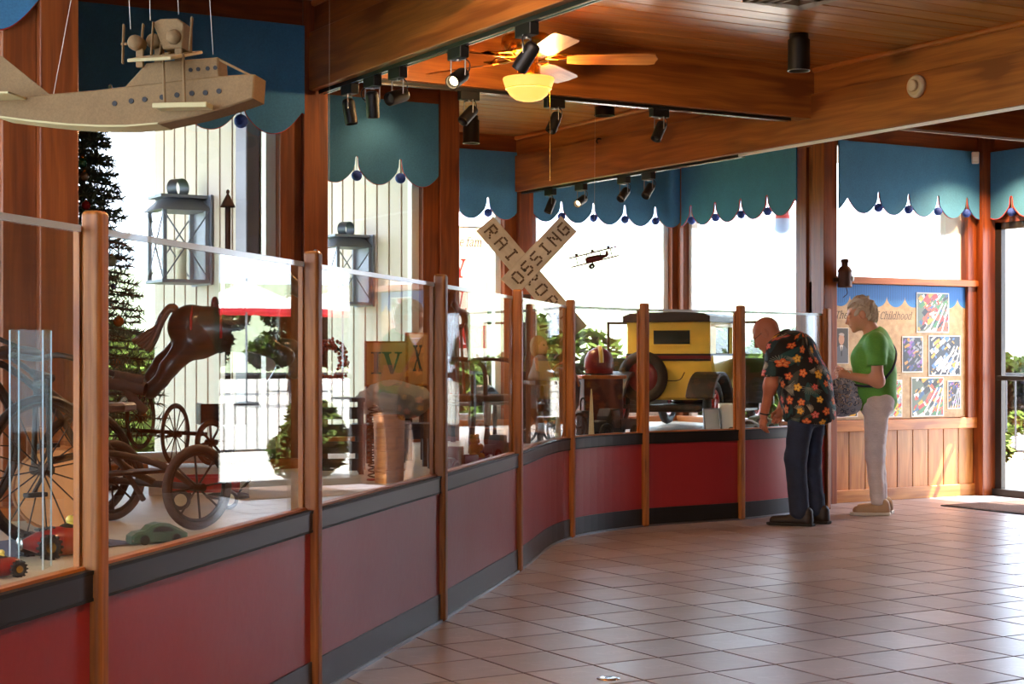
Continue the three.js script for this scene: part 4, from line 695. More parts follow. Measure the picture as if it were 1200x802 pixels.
// framed glass stand that catches the light, carved chair, teddy on wheels, tin vehicles
{
  const c = thing('carved_chair', 'carved dark wooden chair with a scrolled arched back', 'chair', stand(562, 9.7), 0.5);
  for (const x of [-0.17, 0.17]) { mesh('rear_leg', tube([[x, 0, -0.17], [x, 0.35, -0.15], [x * 1.02, 0.62, -0.18], [x * 0.98, 0.78, -0.2]], 0.018, 20, 8), C.brownWood, c); mesh('front_leg', moved(lathe([[0, 0], [0.016, 0], [0.014, 0.05], [0.022, 0.1], [0.014, 0.16], [0.022, 0.24], [0.018, 0.32], [0, 0.32]], 14), x, 0, 0.16), C.brownWood, c); }
  mesh('seat', bx(0.4, 0.04, 0.37, 0, 0.34, 0, 0.015), mat(0x5a3a26, 0.6), c);
  mesh('crest', [tube([[-0.19, 0.74, -0.2], [-0.17, 0.84, -0.2], [-0.08, 0.86, -0.2], [0, 0.92, -0.2], [0.08, 0.86, -0.2], [0.17, 0.84, -0.2], [0.19, 0.74, -0.2]], 0.02, 40, 8), moved(ring(0.045, 0.012, 20, 6), -0.09, 0.8, -0.2), moved(ring(0.045, 0.012, 20, 6), 0.09, 0.8, -0.2), ball(0.03, 0, 0.94, -0.2, 1, 1.3, 0.8)], C.brownWood, c);
  for (const x of [-0.1, -0.035, 0.035, 0.1]) mesh('back_spindle', rod([x, 0.35, -0.17], [x, 0.78, -0.2], 0.009), C.brownWood, c);
  mesh('armrest', [tube([[-0.18, 0.56, -0.18], [-0.2, 0.57, 0], [-0.19, 0.53, 0.14], [-0.17, 0.35, 0.15]], 0.014, 20, 8), tube([[0.18, 0.56, -0.18], [0.2, 0.57, 0], [0.19, 0.53, 0.14], [0.17, 0.35, 0.15]], 0.014, 20, 8)], C.brownWood, c);
  const b = thing('toy_bear', 'yellow brown toy bear sitting on red wheels', 'toy bear', stand(556, 8.75), 0.3), fur = mat(0xb88a3c, 0.9);
  mesh('body', [ball(0.035, 0, 0.085, 0, 1, 1.15, 0.9), ball(0.028, 0, 0.14, 0), ball(0.01, -0.022, 0.162, 0), ball(0.01, 0.022, 0.162, 0), ball(0.013, 0, 0.133, 0.024), ball(0.013, -0.036, 0.1, 0.012, 1, 1.6, 1), ball(0.013, 0.036, 0.1, 0.012, 1, 1.6, 1), ball(0.016, -0.025, 0.055, 0.025, 1, 1, 1.6), ball(0.016, 0.025, 0.055, 0.025, 1, 1, 1.6)], fur, b);
  mesh('cart_deck', bx(0.11, 0.012, 0.08, 0, 0.04, 0, 0.003), C.redPaint, b); for (const x of [-0.05, 0.05]) for (const z of [-0.045, 0.045]) mesh('wheel', moved(new THREE.CylinderGeometry(0.026, 0.026, 0.012, 18), x, 0.026, z, 0, Math.PI / 2), C.maroon, b);
  const tin = (label, px, Z, turn, paint) => { const t = thing('tin_truck', label, 'toy truck', stand(px, Z), turn, 'tin trucks on the display floor'); mesh('cab', plate([[-0.05, 0.03], [-0.05, 0.1], [-0.035, 0.13], [0.015, 0.13], [0.02, 0.03]], 0.085, 0.006), paint, t); mesh('bonnet', bx(0.06, 0.05, 0.07, -0.078, 0.058, 0, 0.012), paint, t); mesh('bed', [bx(0.15, 0.012, 0.09, 0.095, 0.045, 0), bx(0.15, 0.04, 0.006, 0.095, 0.065, 0.045), bx(0.15, 0.04, 0.006, 0.095, 0.065, -0.045), bx(0.006, 0.04, 0.09, 0.17, 0.065, 0)], paint, t); mesh('fender', [moved(ring(0.036, 0.007, 16, 6), -0.075, 0.03, 0.045), moved(ring(0.036, 0.007, 16, 6), -0.075, 0.03, -0.045)], paint, t); for (const x of [-0.075, 0.11]) for (const z of [-0.048, 0.048]) { const w = mesh('wheel', moved(ring(0.02, 0.01, 18, 8), x, 0.03, z), C.tyre, t); mesh('hubcap', moved(new THREE.CylinderGeometry(0.014, 0.014, 0.012, 12), x, 0.03, z, 0, Math.PI / 2), paint, w); } return t; };
  tin('red tin truck with spoked wheels in front of the carved chair', 533, 8.2, 0.6, mat(0x5a1f1c, 0.4)); tin('grey tin truck on the shelf by the carved chair', 585, 9.4, 0.4, mat(0x5c6a78, 0.4)); const big = tin('dark weathered tin truck beside the fender of the yellow car', 716, 11.75, 0.2, mat(0x2e2a28, 0.55, { metalness: 0.3 })); big.scale.setScalar(1.55);
  const low = thing('low_shelf', 'low dark shelf bench behind the carved chair', 'shelf', stand(566, 11.3), 0.35); mesh('board', bx(0.5, 0.02, 0.22, 0, 0.26, 0, 0.004, 'x'), C.darkWood, low); for (const x of [-0.22, 0.22]) for (const z of [-0.08, 0.08]) mesh('leg', moved(lathe([[0, 0], [0.018, 0], [0.012, 0.08], [0.02, 0.16], [0.014, 0.25], [0, 0.25]], 12), x, 0, z), C.darkWood, low);
  const bl = saloon('grey blue toy car on the low dark shelf', [low.position.x, DF + 0.271, low.position.z], 0.6, 1.5, mat(0x7f93a6, 0.35));
}
// doll and pram
{
  const p = stand(648, 11.15), t = thing('doll_pram', 'dark doll pram with curved handle beside the post', 'pram', p, 0.35);
  mesh('basket', plate([[-0.17, 0.42], [-0.15, 0.24], [-0.08, 0.17], [0.08, 0.17], [0.16, 0.25], [0.18, 0.4], [0.14, 0.4], [-0.1, 0.36]], 0.2, 0.015), mat(0x1d2530, 0.35, { clearcoat: 0.4 }), t);
  for (const x of [-0.12, 0.13]) for (const z of [-0.12, 0.12]) wheel('wheel', 0.1, 0.007, 10, C.tyre, C.iron, t, [x, 0.1, z], 0, 0.014, 0.0018);
  mesh('spring_frame', [tube([[-0.14, 0.1, 0.1], [-0.05, 0.15, 0.1], [0.05, 0.15, 0.1], [0.14, 0.1, 0.1]], 0.006, 16, 6), tube([[-0.14, 0.1, -0.1], [-0.05, 0.15, -0.1], [0.05, 0.15, -0.1], [0.14, 0.1, -0.1]], 0.006, 16, 6)], C.iron, t);
  mesh('handle', tube([[-0.16, 0.38, 0.1], [-0.12, 0.5, 0.1], [0.0, 0.54, 0.1], [0.12, 0.46, 0.1], [0.16, 0.38, 0.1]], 0.009, 30, 8), C.tan, t); mesh('hood', moved(new THREE.SphereGeometry(0.13, 20, 12, 0, Math.PI, 0, Math.PI / 2), 0.06, 0.38, 0.0, -Math.PI / 2), mat(0x18202a, 0.5, { side: THREE.DoubleSide }), t);
  const st = thing('doll_stool', 'turned wooden stool carrying the blond doll', 'stool', stand(633, 10.35), 0); mesh('seat', bx(0.16, 0.03, 0.16, 0, 0.42, 0, 0.01), C.darkWood, st); mesh('column', moved(lathe([[0, 0], [0.06, 0], [0.05, 0.03], [0.02, 0.06], [0.03, 0.14], [0.018, 0.22], [0.03, 0.32], [0.02, 0.4], [0, 0.41]], 18), 0, 0, 0), C.darkWood, st);
  const d = thing('doll', 'blond haired doll in a grey dress looking up', 'doll', [st.position.x, DF + 0.437, st.position.z], 0.4);
  mesh('head', [ball(0.048, 0, 0.21, 0, 1, 1.12, 1), ball(0.012, 0, 0.205, 0.05), rod([0, 0.14, 0], [0, 0.18, 0], 0.02, 0.018)], C.skin, d); mesh('hair', [ball(0.055, 0, 0.222, -0.014, 1.05, 1.08, 0.95), ball(0.03, -0.045, 0.19, -0.01, 0.7, 1.4, 1), ball(0.03, 0.045, 0.19, -0.01, 0.7, 1.4, 1)], mat(0xb08a52, 0.7), d);
  mesh('dress', lathe([[0, 0], [0.08, 0], [0.075, 0.03], [0.05, 0.09], [0.045, 0.13], [0.025, 0.155], [0, 0.16]], 20), mat(0x9a948c, 0.9), d); mesh('arm', [rod([-0.045, 0.135, 0], [-0.07, 0.06, 0.03], 0.013, 0.01), rod([0.045, 0.135, 0], [0.07, 0.06, 0.03], 0.013, 0.01)], C.skin, d); mesh('eye', [ball(0.007, -0.018, 0.22, 0.042), ball(0.007, 0.018, 0.22, 0.042)], C.dark, d);
}
// football helmet on a timber stand
{
  const s = thing('helmet_stand', 'reddish timber box carrying the football helmet', 'stand', stand(702, 12.15), -0.3); mesh('box', bx(0.3, 0.42, 0.25, 0, 0.21, 0, 0.006, 'y'), mat(0x8a4a3a, 0.5, { map: rep(tBeam, 1, 0.5) }), s); mesh('lid', bx(0.34, 0.025, 0.29, 0, 0.4325, 0, 0.005, 'x'), C.tan, s);
  const h = thing('football_helmet', 'maroon football helmet with a yellow centre stripe', 'helmet', [s.position.x, DF + 0.446, s.position.z], -0.42);
  mesh('shell', lathe([[0.06, 0], [0.1, 0.01], [0.112, 0.06], [0.108, 0.12], [0.085, 0.17], [0.045, 0.197], [0, 0.203]], 30), C.maroon, h); const band = (x, w, m, nm) => mesh(nm, moved(new THREE.TorusGeometry(0.112, w, 6, 40, Math.PI), x, 0.085, 0, Math.PI / 2).scale(1, 1.08, 1), m, h); band(-0.012, 0.006, C.cream, 'stripe_edge'); band(0, 0.009, C.yellow, 'stripe'); band(0.012, 0.006, C.cream, 'stripe_edge');
  mesh('ear_hole', [ball(0.013, 0.104, 0.05, 0.02), ball(0.013, -0.104, 0.05, 0.02)], C.dark, h); mesh('rim', moved(ring(0.1, 0.006, 30, 6), 0, 0.008, 0, 0, Math.PI / 2), C.dark, h);
  const bag = thing('handled_case', 'small dark case with a looped handle by the post', 'case', stand(683, 11.65), 0.1); mesh('case_body', bx(0.07, 0.2, 0.07, 0, 0.1, 0, 0.01), mat(0x1d2a33, 0.5), bag); mesh('looped_handle', tube([[-0.02, 0.2, 0], [-0.018, 0.27, 0], [0, 0.29, 0], [0.018, 0.27, 0], [0.02, 0.2, 0]], 0.006, 24, 6), C.iron, bag);
  const cn = thing('wax_taper', 'tall pale tapering candle beside the dark tin truck', 'candle', stand(693, 11.2)); mesh('candle', lathe([[0, 0], [0.022, 0], [0.018, 0.1], [0.009, 0.3], [0.004, 0.36], [0, 0.365]], 16), C.cream, cn); mesh('candle_foot', lathe([[0, 0], [0.035, 0], [0.033, 0.008], [0.024, 0.012], [0, 0.012]], 18), M.brass, cn);
  const cn2 = copyOf(cn, 'shorter pale tapering candle in the pane beside the pram', stand(654, 10.75)); cn2.scale.set(1.1, 0.85, 1.1);
}
// yellow car
{
  const t = thing('yellow_toy_car', 'large yellow antique toy car with black fenders and spare wheel', 'toy car', stand(783, 12.95), -THREE.MathUtils.degToRad(54));
  const y = C.yellow, bk = mat(0x1c1a1a, 0.5), win = mat(0x20303a, 0.05, { metalness: 0.1, transmission: 0.5 });
  // forward is -z; the rear face lies at z = 0
  const prof = (pts, z0, z1) => { const g = plate(pts, z1 - z0, 0.02); g.translate(0, 0, (z0 + z1) / 2); return g; };
  const low = [[-0.22, 0.26], [-0.31, 0.34], [-0.36, 0.46], [-0.345, 0.57], [0.345, 0.57], [0.36, 0.46], [0.31, 0.34], [0.22, 0.26]];
  mesh('tub', prof(low, -0.72, 0), y, t);
  mesh('cabin', [bx(0.68, 0.3, 0.02, 0, 0.72, -0.01, 0.004), bx(0.02, 0.3, 0.16, -0.335, 0.72, -0.08, 0.008), bx(0.02, 0.3, 0.16, 0.335, 0.72, -0.08, 0.008), bx(0.025, 0.3, 0.03, -0.335, 0.72, -0.62), bx(0.025, 0.3, 0.03, 0.335, 0.72, -0.62), bx(0.68, 0.05, 0.025, 0, 0.845, -0.62), bx(0.02, 0.05, 0.62, -0.335, 0.845, -0.31), bx(0.02, 0.05, 0.62, 0.335, 0.845, -0.31)], y, t);
  mesh('rear_window', bx(0.3, 0.11, 0.006, 0.03, 0.735, 0.003, 0.002), mat(0x2d3d40, 0.08), t, 'dark rear window'); mesh('window_frame', [bx(0.32, 0.012, 0.01, 0.03, 0.796, 0.004), bx(0.32, 0.012, 0.01, 0.03, 0.674, 0.004)], y, t);
  mesh('belt_stripe', [bx(0.7, 0.016, 0.73, 0, 0.598, -0.36), bx(0.7, 0.016, 0.73, 0, 0.556, -0.36)], bk, t); mesh('red_stripe', bx(0.705, 0.026, 0.735, 0, 0.577, -0.36, 0.004), C.maroon, t);
  mesh('roof', plate([[-0.35, 0.0], [-0.35, 0.03], [-0.3, 0.05], [-0.15, 0.058], [0.15, 0.058], [0.3, 0.05], [0.35, 0.03], [0.35, 0]], 0.8, 0.01).translate(0, 0.865, -0.33), bk, t);
  const fender = (x, z, a0, a1, R, w) => { const n = 14, pts = []; const o = [], i2 = []; for (let k = 0; k <= n; k++) { const a = a0 + (a1 - a0) * k / n; o.push([Math.cos(a) * R, Math.sin(a) * R]); i2.unshift([Math.cos(a) * (R - 0.022), Math.sin(a) * (R - 0.022)]); } const g = plate([...o, ...i2], w, 0.005); return moved(g, x, 0.16, z, Math.PI / 2); };
  for (const s of [-1, 1]) { mesh('rear_fender', fender(s * 0.36, 0.06, -0.1, 2.75, 0.3, 0.22), bk, t); mesh('front_fender', fender(s * 0.4, -1.15, 0.1, 3.2, 0.25, 0.18), bk, t); mesh('running_board', bx(0.16, 0.02, 0.62, s * 0.4, 0.15, -0.63, 0.005), bk, t);
    for (const z of [0.07, -1.15]) { const w = wheel('wheel', 0.2, 0.036, 10, C.tyre, C.redPaint, t, [s * 0.39, 0.2, z], Math.PI / 2, 0.035, 0.008); mesh('hub_disc', moved(lathe([[0, 0.02], [0.05, 0.018], [0.06, 0], [0, 0]], 20), 0, 0, 0.012, 0, Math.PI / 2), C.redPaint, w); } }
  const sp = new THREE.Group(); sp.name = 'spare_wheel'; t.add(sp); sp.position.set(-0.19, 0.42, 0.06); mesh('spare_tyre', ring(0.165, 0.042, 40, 12), C.tyre, sp); mesh('spare_disc', moved(lathe([[0, 0.022], [0.08, 0.02], [0.125, 0.005], [0.125, -0.01], [0, -0.012]], 32), 0, 0, 0, 0, Math.PI / 2), C.maroon, sp, 'maroon wheel disc');
  mesh('spare_bracket', [rod([-0.19, 0.42, -0.02], [-0.19, 0.42, 0.05], 0.02), rod([-0.19, 0.2, 0.0], [-0.19, 0.3, 0.03], 0.012)], bk, t);
  mesh('boot_line', tube([[-0.1, 0.4, 0.012], [0.1, 0.4, 0.016], [0.14, 0.46, 0.012]], 0.004, 16, 5), bk, t);
  mesh('chassis', [bx(0.5, 0.04, 1.35, 0, 0.17, -0.65), bx(0.7, 0.03, 0.03, 0, 0.185, 0.07), bx(0.7, 0.03, 0.03, 0, 0.185, -1.15), bx(0.55, 0.02, 0.03, -0.02, 0.155, 0.05)], bk, t);
  mesh('bonnet', [plate([[-0.19, 0.2], [-0.2, 0.4], [-0.15, 0.5], [0, 0.53], [0.15, 0.5], [0.2, 0.4], [0.19, 0.2]], 0.52, 0.01).translate(0, 0, -0.98)], bk, t); mesh('radiator', plate([[-0.17, 0.2], [-0.18, 0.42], [0, 0.52], [0.18, 0.42], [0.17, 0.2]], 0.04, 0.006).translate(0, 0, -1.26), M.chrome, t);
  mesh('windscreen', [bx(0.6, 0.02, 0.015, 0, 0.6, -0.68), bx(0.02, 0.28, 0.015, -0.3, 0.73, -0.68), bx(0.02, 0.28, 0.015, 0.3, 0.73, -0.68)], bk, t); mesh('windscreen_pane', bx(0.58, 0.24, 0.004, 0, 0.73, -0.68), M.glass, t);
  for (const s of [-1, 1]) { const d = new THREE.Group(); d.name = 'open_door'; t.add(d); d.position.set(s * 0.36, 0, -0.6); d.rotation.y = s * 1.05; mesh('door_panel', bx(0.016, 0.36, 0.36, 0, 0.39, 0.18, 0.005), s > 0 ? mat(0x3a362e, 0.6) : bk, d); mesh('door_frame', [bx(0.016, 0.02, 0.36, 0, 0.86, 0.18), bx(0.016, 0.29, 0.02, 0, 0.715, 0.01), bx(0.016, 0.29, 0.02, 0, 0.715, 0.35)], mat(0x4a3c30, 0.5), d); mesh('door_pane', bx(0.004, 0.27, 0.32, 0, 0.715, 0.18), M.glass, d); mesh('door_handle', rod([s * 0.012, 0.5, 0.28], [s * 0.03, 0.5, 0.34], 0.006), M.chrome, d); }
  mesh('headlamp', [moved(lathe([[0, 0.05], [0.03, 0.04], [0.05, 0], [0, -0.005]], 20), -0.26, 0.4, -1.2, 0, Math.PI / 2), moved(lathe([[0, 0.05], [0.03, 0.04], [0.05, 0], [0, -0.005]], 20), 0.26, 0.4, -1.2, 0, Math.PI / 2)], M.chrome, t);
  const fr = (label, px, Z, turn, w, h) => { const f = thing('leaning_frame', label, 'picture frame', stand(px, Z), turn, 'small frames leaning by the yellow car'); const g = new THREE.Group(); g.name = 'framed_sheet'; f.add(g); g.rotation.x = -0.16; mesh('sheet', bx(w - 0.016, h - 0.016, 0.006, 0, h / 2, 0), mat(0xc4ccd2, 0.35), g); mesh('moulding', [bx(w, 0.009, 0.014, 0, 0.0045, 0), bx(w, 0.009, 0.014, 0, h - 0.0045, 0), bx(0.009, h, 0.014, -w / 2, h / 2, 0), bx(0.009, h, 0.014, w / 2, h / 2, 0)], mat(0x8d9298, 0.3, { metalness: 0.6 }), g); mesh('easel_leg', rod([0, 0.004, -0.09], [0, h * 0.8, -0.135 * h / 0.2 * 0.25], 0.004, 0.004, 5), M.steel, f); };
  fr('wider pale frame leaning against the car wheel', 836, 12.2, -0.1, 0.14, 0.2); fr('narrow pale frame behind the wider one', 853, 12.4, -0.75, 0.12, 0.23);
}
// railway lamp on the column, windsock, mat, floor cover
{
  const t = thing('railway_lamp', 'brown railway lamp fixed to the timber column beside the upper window', 'lamp', at(990, 337, 13.1), -0.4); const lm = mat(0x4a2c22, 0.5, { metalness: 0.4 });
  mesh('lamp_body', lathe([[0, 0], [0.055, 0], [0.058, 0.01], [0.055, 0.12], [0.06, 0.13], [0.04, 0.165], [0.028, 0.17], [0.028, 0.2], [0.036, 0.205], [0.03, 0.225], [0, 0.23]], 20), lm, t); mesh('lamp_lens', moved(lathe([[0, 0.02], [0.02, 0.016], [0.028, 0], [0, 0]], 16), 0.05, 0.07, 0.02, 1.0, Math.PI / 2), mat(0xb9c4cc, 0.1), t); mesh('bracket', bx(0.05, 0.03, 0.03, -0.07, 0.06, 0), lm, t); mesh('lamp_wire', tube([[0, 0, 0.03], [0.01, -0.05, 0.03], [-0.02, -0.08, 0.02]], 0.003, 10, 5), C.dark, t);
  const w = thing('windsock', 'pale star spangled windsock hanging outside behind the bald man', 'windsock', at(917, 240, 15.2), 0.4); const cl = (c) => mat(c, 0.9, { side: THREE.DoubleSide, transmission: 0.5 });
  mesh('sleeve', moved(new THREE.CylinderGeometry(0.07, 0.09, 0.3, 16, 1, true), 0, -0.28, 0), cl(0xa8bcd0), w); mesh('top_band', moved(new THREE.CylinderGeometry(0.05, 0.07, 0.14, 16, 1, true), 0, -0.06, 0), cl(0xc05050), w); for (const [x, l] of [[-0.05, 0.3], [0, 0.42], [0.05, 0.5]]) mesh('streamer', bx(0.04, l, 0.002, x, -0.43 - l / 2, 0), cl(0xb8c6d2), w); mesh('hanging_string', rod([0, 0.01, 0], [0, 0.7, 0], 0.002, 0.002, 4), C.string, w);
  const m = thing('floor_mat', 'brown woven mat on the tiles inside the glass door', 'mat', [10.0, 0.0, -9.0], 0); const tM = dataTex(256, 256, (u, v) => lerp3([104, 78, 66], [70, 50, 44], fbm(u, v, 60, 60, 19, 2) * 0.7 + fbm(u, v, 5, 5, 20, 3) * 0.3)); mesh('pile', bx(1.05, 0.012, 0.95, 0, 0.006, 0, 0.004), mat(0xffffff, 0.95, { map: rep(tM, 0.6, 0.6), bumpMap: rep(noiseBump, 0.1, 0.1), bumpScale: 0.003 }), m); mesh('border', [bx(1.09, 0.008, 0.03, 0, 0.004, 0.485), bx(1.09, 0.008, 0.03, 0, 0.004, -0.485), bx(0.03, 0.008, 0.95, 0.535, 0.004, 0), bx(0.03, 0.008, 0.95, -0.535, 0.004, 0)], C.tyre, m);
  const f = thing('floor_outlet', 'small round steel floor cover set in the tiles', 'floor cover', [...at(713, 796, 6.03)].map((v, i) => (i === 1 ? 0.0 : v))); mesh('cover', lathe([[0, 0.006], [0.03, 0.006], [0.042, 0.003], [0.045, 0], [0, 0]], 28), M.chrome, f); mesh('slot', bx(0.03, 0.002, 0.005, 0, 0.0066, 0), C.dark, f);
}
// printed exhibit panel
{
  const W = 1.47, H = 1.1, x0 = 8.87, y0 = 0.67, t = thing('exhibit_panel', 'tan exhibit panel titled Gift of Childhood with colour photographs', 'panel', [x0 + W / 2, y0, -10.11]);
  const tex = canvasTex(1470, 1100, (x, w, h) => {
    x.fillStyle = '#b89c74'; x.fillRect(0, 0, w, h);
    for (let i = 0; i < 5000; i++) { x.fillStyle = `rgba(${rnd() < 0.5 ? '214,190,148' : '140,112,78'},0.10)`; x.beginPath(); x.arc(rnd() * w, rnd() * h, 4 + rnd() * 26, 0, 7); x.fill(); }
    x.fillStyle = '#2a78c4'; x.fillRect(0, 0, w, 90); for (let i = 0; i < 8; i++) { x.beginPath(); x.ellipse(100 + i * 200 - 20, 85, 100, 95, 0, 0, Math.PI); x.fill(); } x.strokeStyle = '#1c5796'; x.lineWidth = 5; for (let i = 0; i < 74; i++) { x.beginPath(); x.moveTo(i * 20, 0); x.lineTo(i * 20, 95 + 60 * Math.abs(Math.sin((i * 20 - 180) / 200 * Math.PI))); x.stroke(); }
    x.fillStyle = '#2a2018'; x.font = 'italic 84px serif'; x.save(); x.translate(20, 280); x.transform(0.86, 0, -0.12, 1, 0, 0); x.fillText('The', 0, 0); x.fillText('Gift of Childhood', 285, 0); x.restore();
    x.strokeStyle = 'rgba(60,46,34,0.75)'; x.lineWidth = 4;
    const para = (px, py, n, len) => { for (let r = 0; r < n; r++) { let a = px; const e = px + len * (r === n - 1 ? 0.6 : 1); while (a < e) { const l = 10 + rnd() * 34; x.beginPath(); x.moveTo(a, py + r * 26); x.lineTo(Math.min(e, a + l), py + r * 26); x.stroke(); a += l + 9; } } };
    para(30, 690, 4, 330); para(30, 830, 3, 300); para(420, 440, 1, 240); para(420, 580, 1, 300); para(420, 720, 3, 320); para(420, 850, 4, 320); x.strokeStyle = 'rgba(70,86,110,0.8)'; para(950, 985, 2, 420); para(1150, 1050, 1, 180);
  });
  mesh('board', bx(W, H, 0.012, 0, H / 2, 0), C.tan, t); const face = new THREE.PlaneGeometry(W, H); face.translate(0, H / 2, 0.0068); mesh('print', face, mat(0xffffff, 0.55, { map: tex }), t);
  const photo = (px, py, w, h, hue, k, label) => {
    const tx = canvasTex(256, Math.round(256 * h / w), (x, W2, H2) => { x.fillStyle = hue[0]; x.fillRect(0, 0, W2, H2); for (let i = 0; i < 110; i++) { x.fillStyle = hue[1 + (rnd() * (hue.length - 1) | 0)]; x.save(); x.translate(rnd() * W2, rnd() * H2); x.rotate(-0.9 + rnd() * 0.5); x.fillRect(0, 0, 10 + rnd() * 55, 8 + rnd() * 26); x.restore(); } if (k) { x.strokeStyle = '#e9edf0'; x.lineWidth = 10; for (let i = 0; i < 3; i++) { x.beginPath(); x.moveTo(W2 * (0.35 + 0.22 * i), H2); x.lineTo(W2 * (0.82 + 0.1 * i), H2 * 0.25); x.stroke(); } } });
    const p = mesh('photograph', bx(w, h, 0.006, px - W / 2, H - py, 0.01, 0.001), M.white, t, label); const f = new THREE.PlaneGeometry(w - 0.018, h - 0.018); f.translate(px - W / 2, H - py, 0.0136); mesh('photo_print', f, mat(0xffffff, 0.35, { map: tx }), p);
  };
  const bright = ['#5a6a5c', '#c8302a', '#e0a030', '#e8e6de', '#2f5a86', '#3c7a4a', '#20242c', '#d4583a'], dark = ['#22242c', '#7a4a9c', '#c88a2c', '#3a4a7a', '#14161c', '#8a8e96'];
  photo(1.09, 0.22, 0.37, 0.335, bright, 1, 'photograph of red toys and rails at the top'); photo(0.86, 0.57, 0.235, 0.3, dark, 0, 'photograph of yellow and purple toys'); photo(1.225, 0.58, 0.37, 0.34, ['#2a3440', '#e6e2d0', '#4a78c0', '#d0a030', '#1a1f28', '#c9d4e0'], 1, 'photograph of a toy train layout'); photo(1.03, 0.925, 0.37, 0.33, bright, 1, 'photograph of colourful toys along a track'); photo(1.335, 0.91, 0.155, 0.24, dark, 1, 'narrow dark photograph of rails');
  photo(0.62, 0.935, 0.25, 0.31, ['#9ab0b8', '#c8302a', '#e8e6de', '#d9c23c', '#6f8f5a'], 0, 'pale photograph of toy vehicles'); photo(0.14, 1.0, 0.24, 0.16, ['#2a342c', '#d0a82c', '#c8302a', '#48564c'], 0, 'low photograph with a yellow strip');
  { const tx = canvasTex(128, 256, (x) => { x.fillStyle = '#4a463e'; x.fillRect(0, 0, 128, 256); x.fillStyle = '#5c6068'; x.beginPath(); x.moveTo(0, 256); x.lineTo(10, 150); x.lineTo(44, 122); x.lineTo(84, 122); x.lineTo(118, 150); x.lineTo(128, 256); x.fill(); x.fillStyle = '#e8e4dc'; x.beginPath(); x.moveTo(48, 124); x.lineTo(64, 190); x.lineTo(80, 124); x.fill(); x.fillStyle = '#26282e'; x.fillRect(60, 134, 9, 70); x.fillStyle = '#c49a80'; x.beginPath(); x.ellipse(64, 80, 27, 42, 0, 0, 7); x.fill(); x.fillStyle = '#b8b2a8'; x.beginPath(); x.ellipse(64, 48, 27, 14, 0, Math.PI, 7); x.fill(); }); const p = mesh('photograph', bx(0.15, 0.29, 0.006, 0.085 - W / 2, H - 0.5, 0.01), M.white, t, 'portrait photograph of a person in a grey suit'); const f = new THREE.PlaneGeometry(0.142, 0.282); f.translate(0.085 - W / 2, H - 0.5, 0.0136); mesh('photo_print', f, mat(0xffffff, 0.4, { map: tx }), p); }
}
// ---------------------------------------------------------------- figures from smooth fields
const smin = (a, b, k) => { const h = Math.max(k - Math.abs(a - b), 0) / k; return Math.min(a, b) - h * h * k * 0.25; };
const cap = (x, y, z, b) => { const [ax, ay, az, bX, bY, bZ, ra, rb] = b, dx = bX - ax, dy = bY - ay, dz = bZ - az, px = x - ax, py = y - ay, pz = z - az, t = Math.min(1, Math.max(0, (px * dx + py * dy + pz * dz) / (dx * dx + dy * dy + dz * dz + 1e-9))); return Math.hypot(px - t * dx, py - t * dy, pz - t * dz) - (ra + (rb - ra) * t); };
const ell = (x, y, z, c, r) => { const k = Math.hypot((x - c[0]) / r[0], (y - c[1]) / r[1], (z - c[2]) / r[2]); return (k - 1) * Math.min(r[0], r[1], r[2]); };
const bones = (list, k) => (x, y, z) => { let d = 1e3; for (const b of list) d = smin(d, b.length === 2 ? ell(x, y, z, b[0], b[1]) : cap(x, y, z, b), k); return d; };
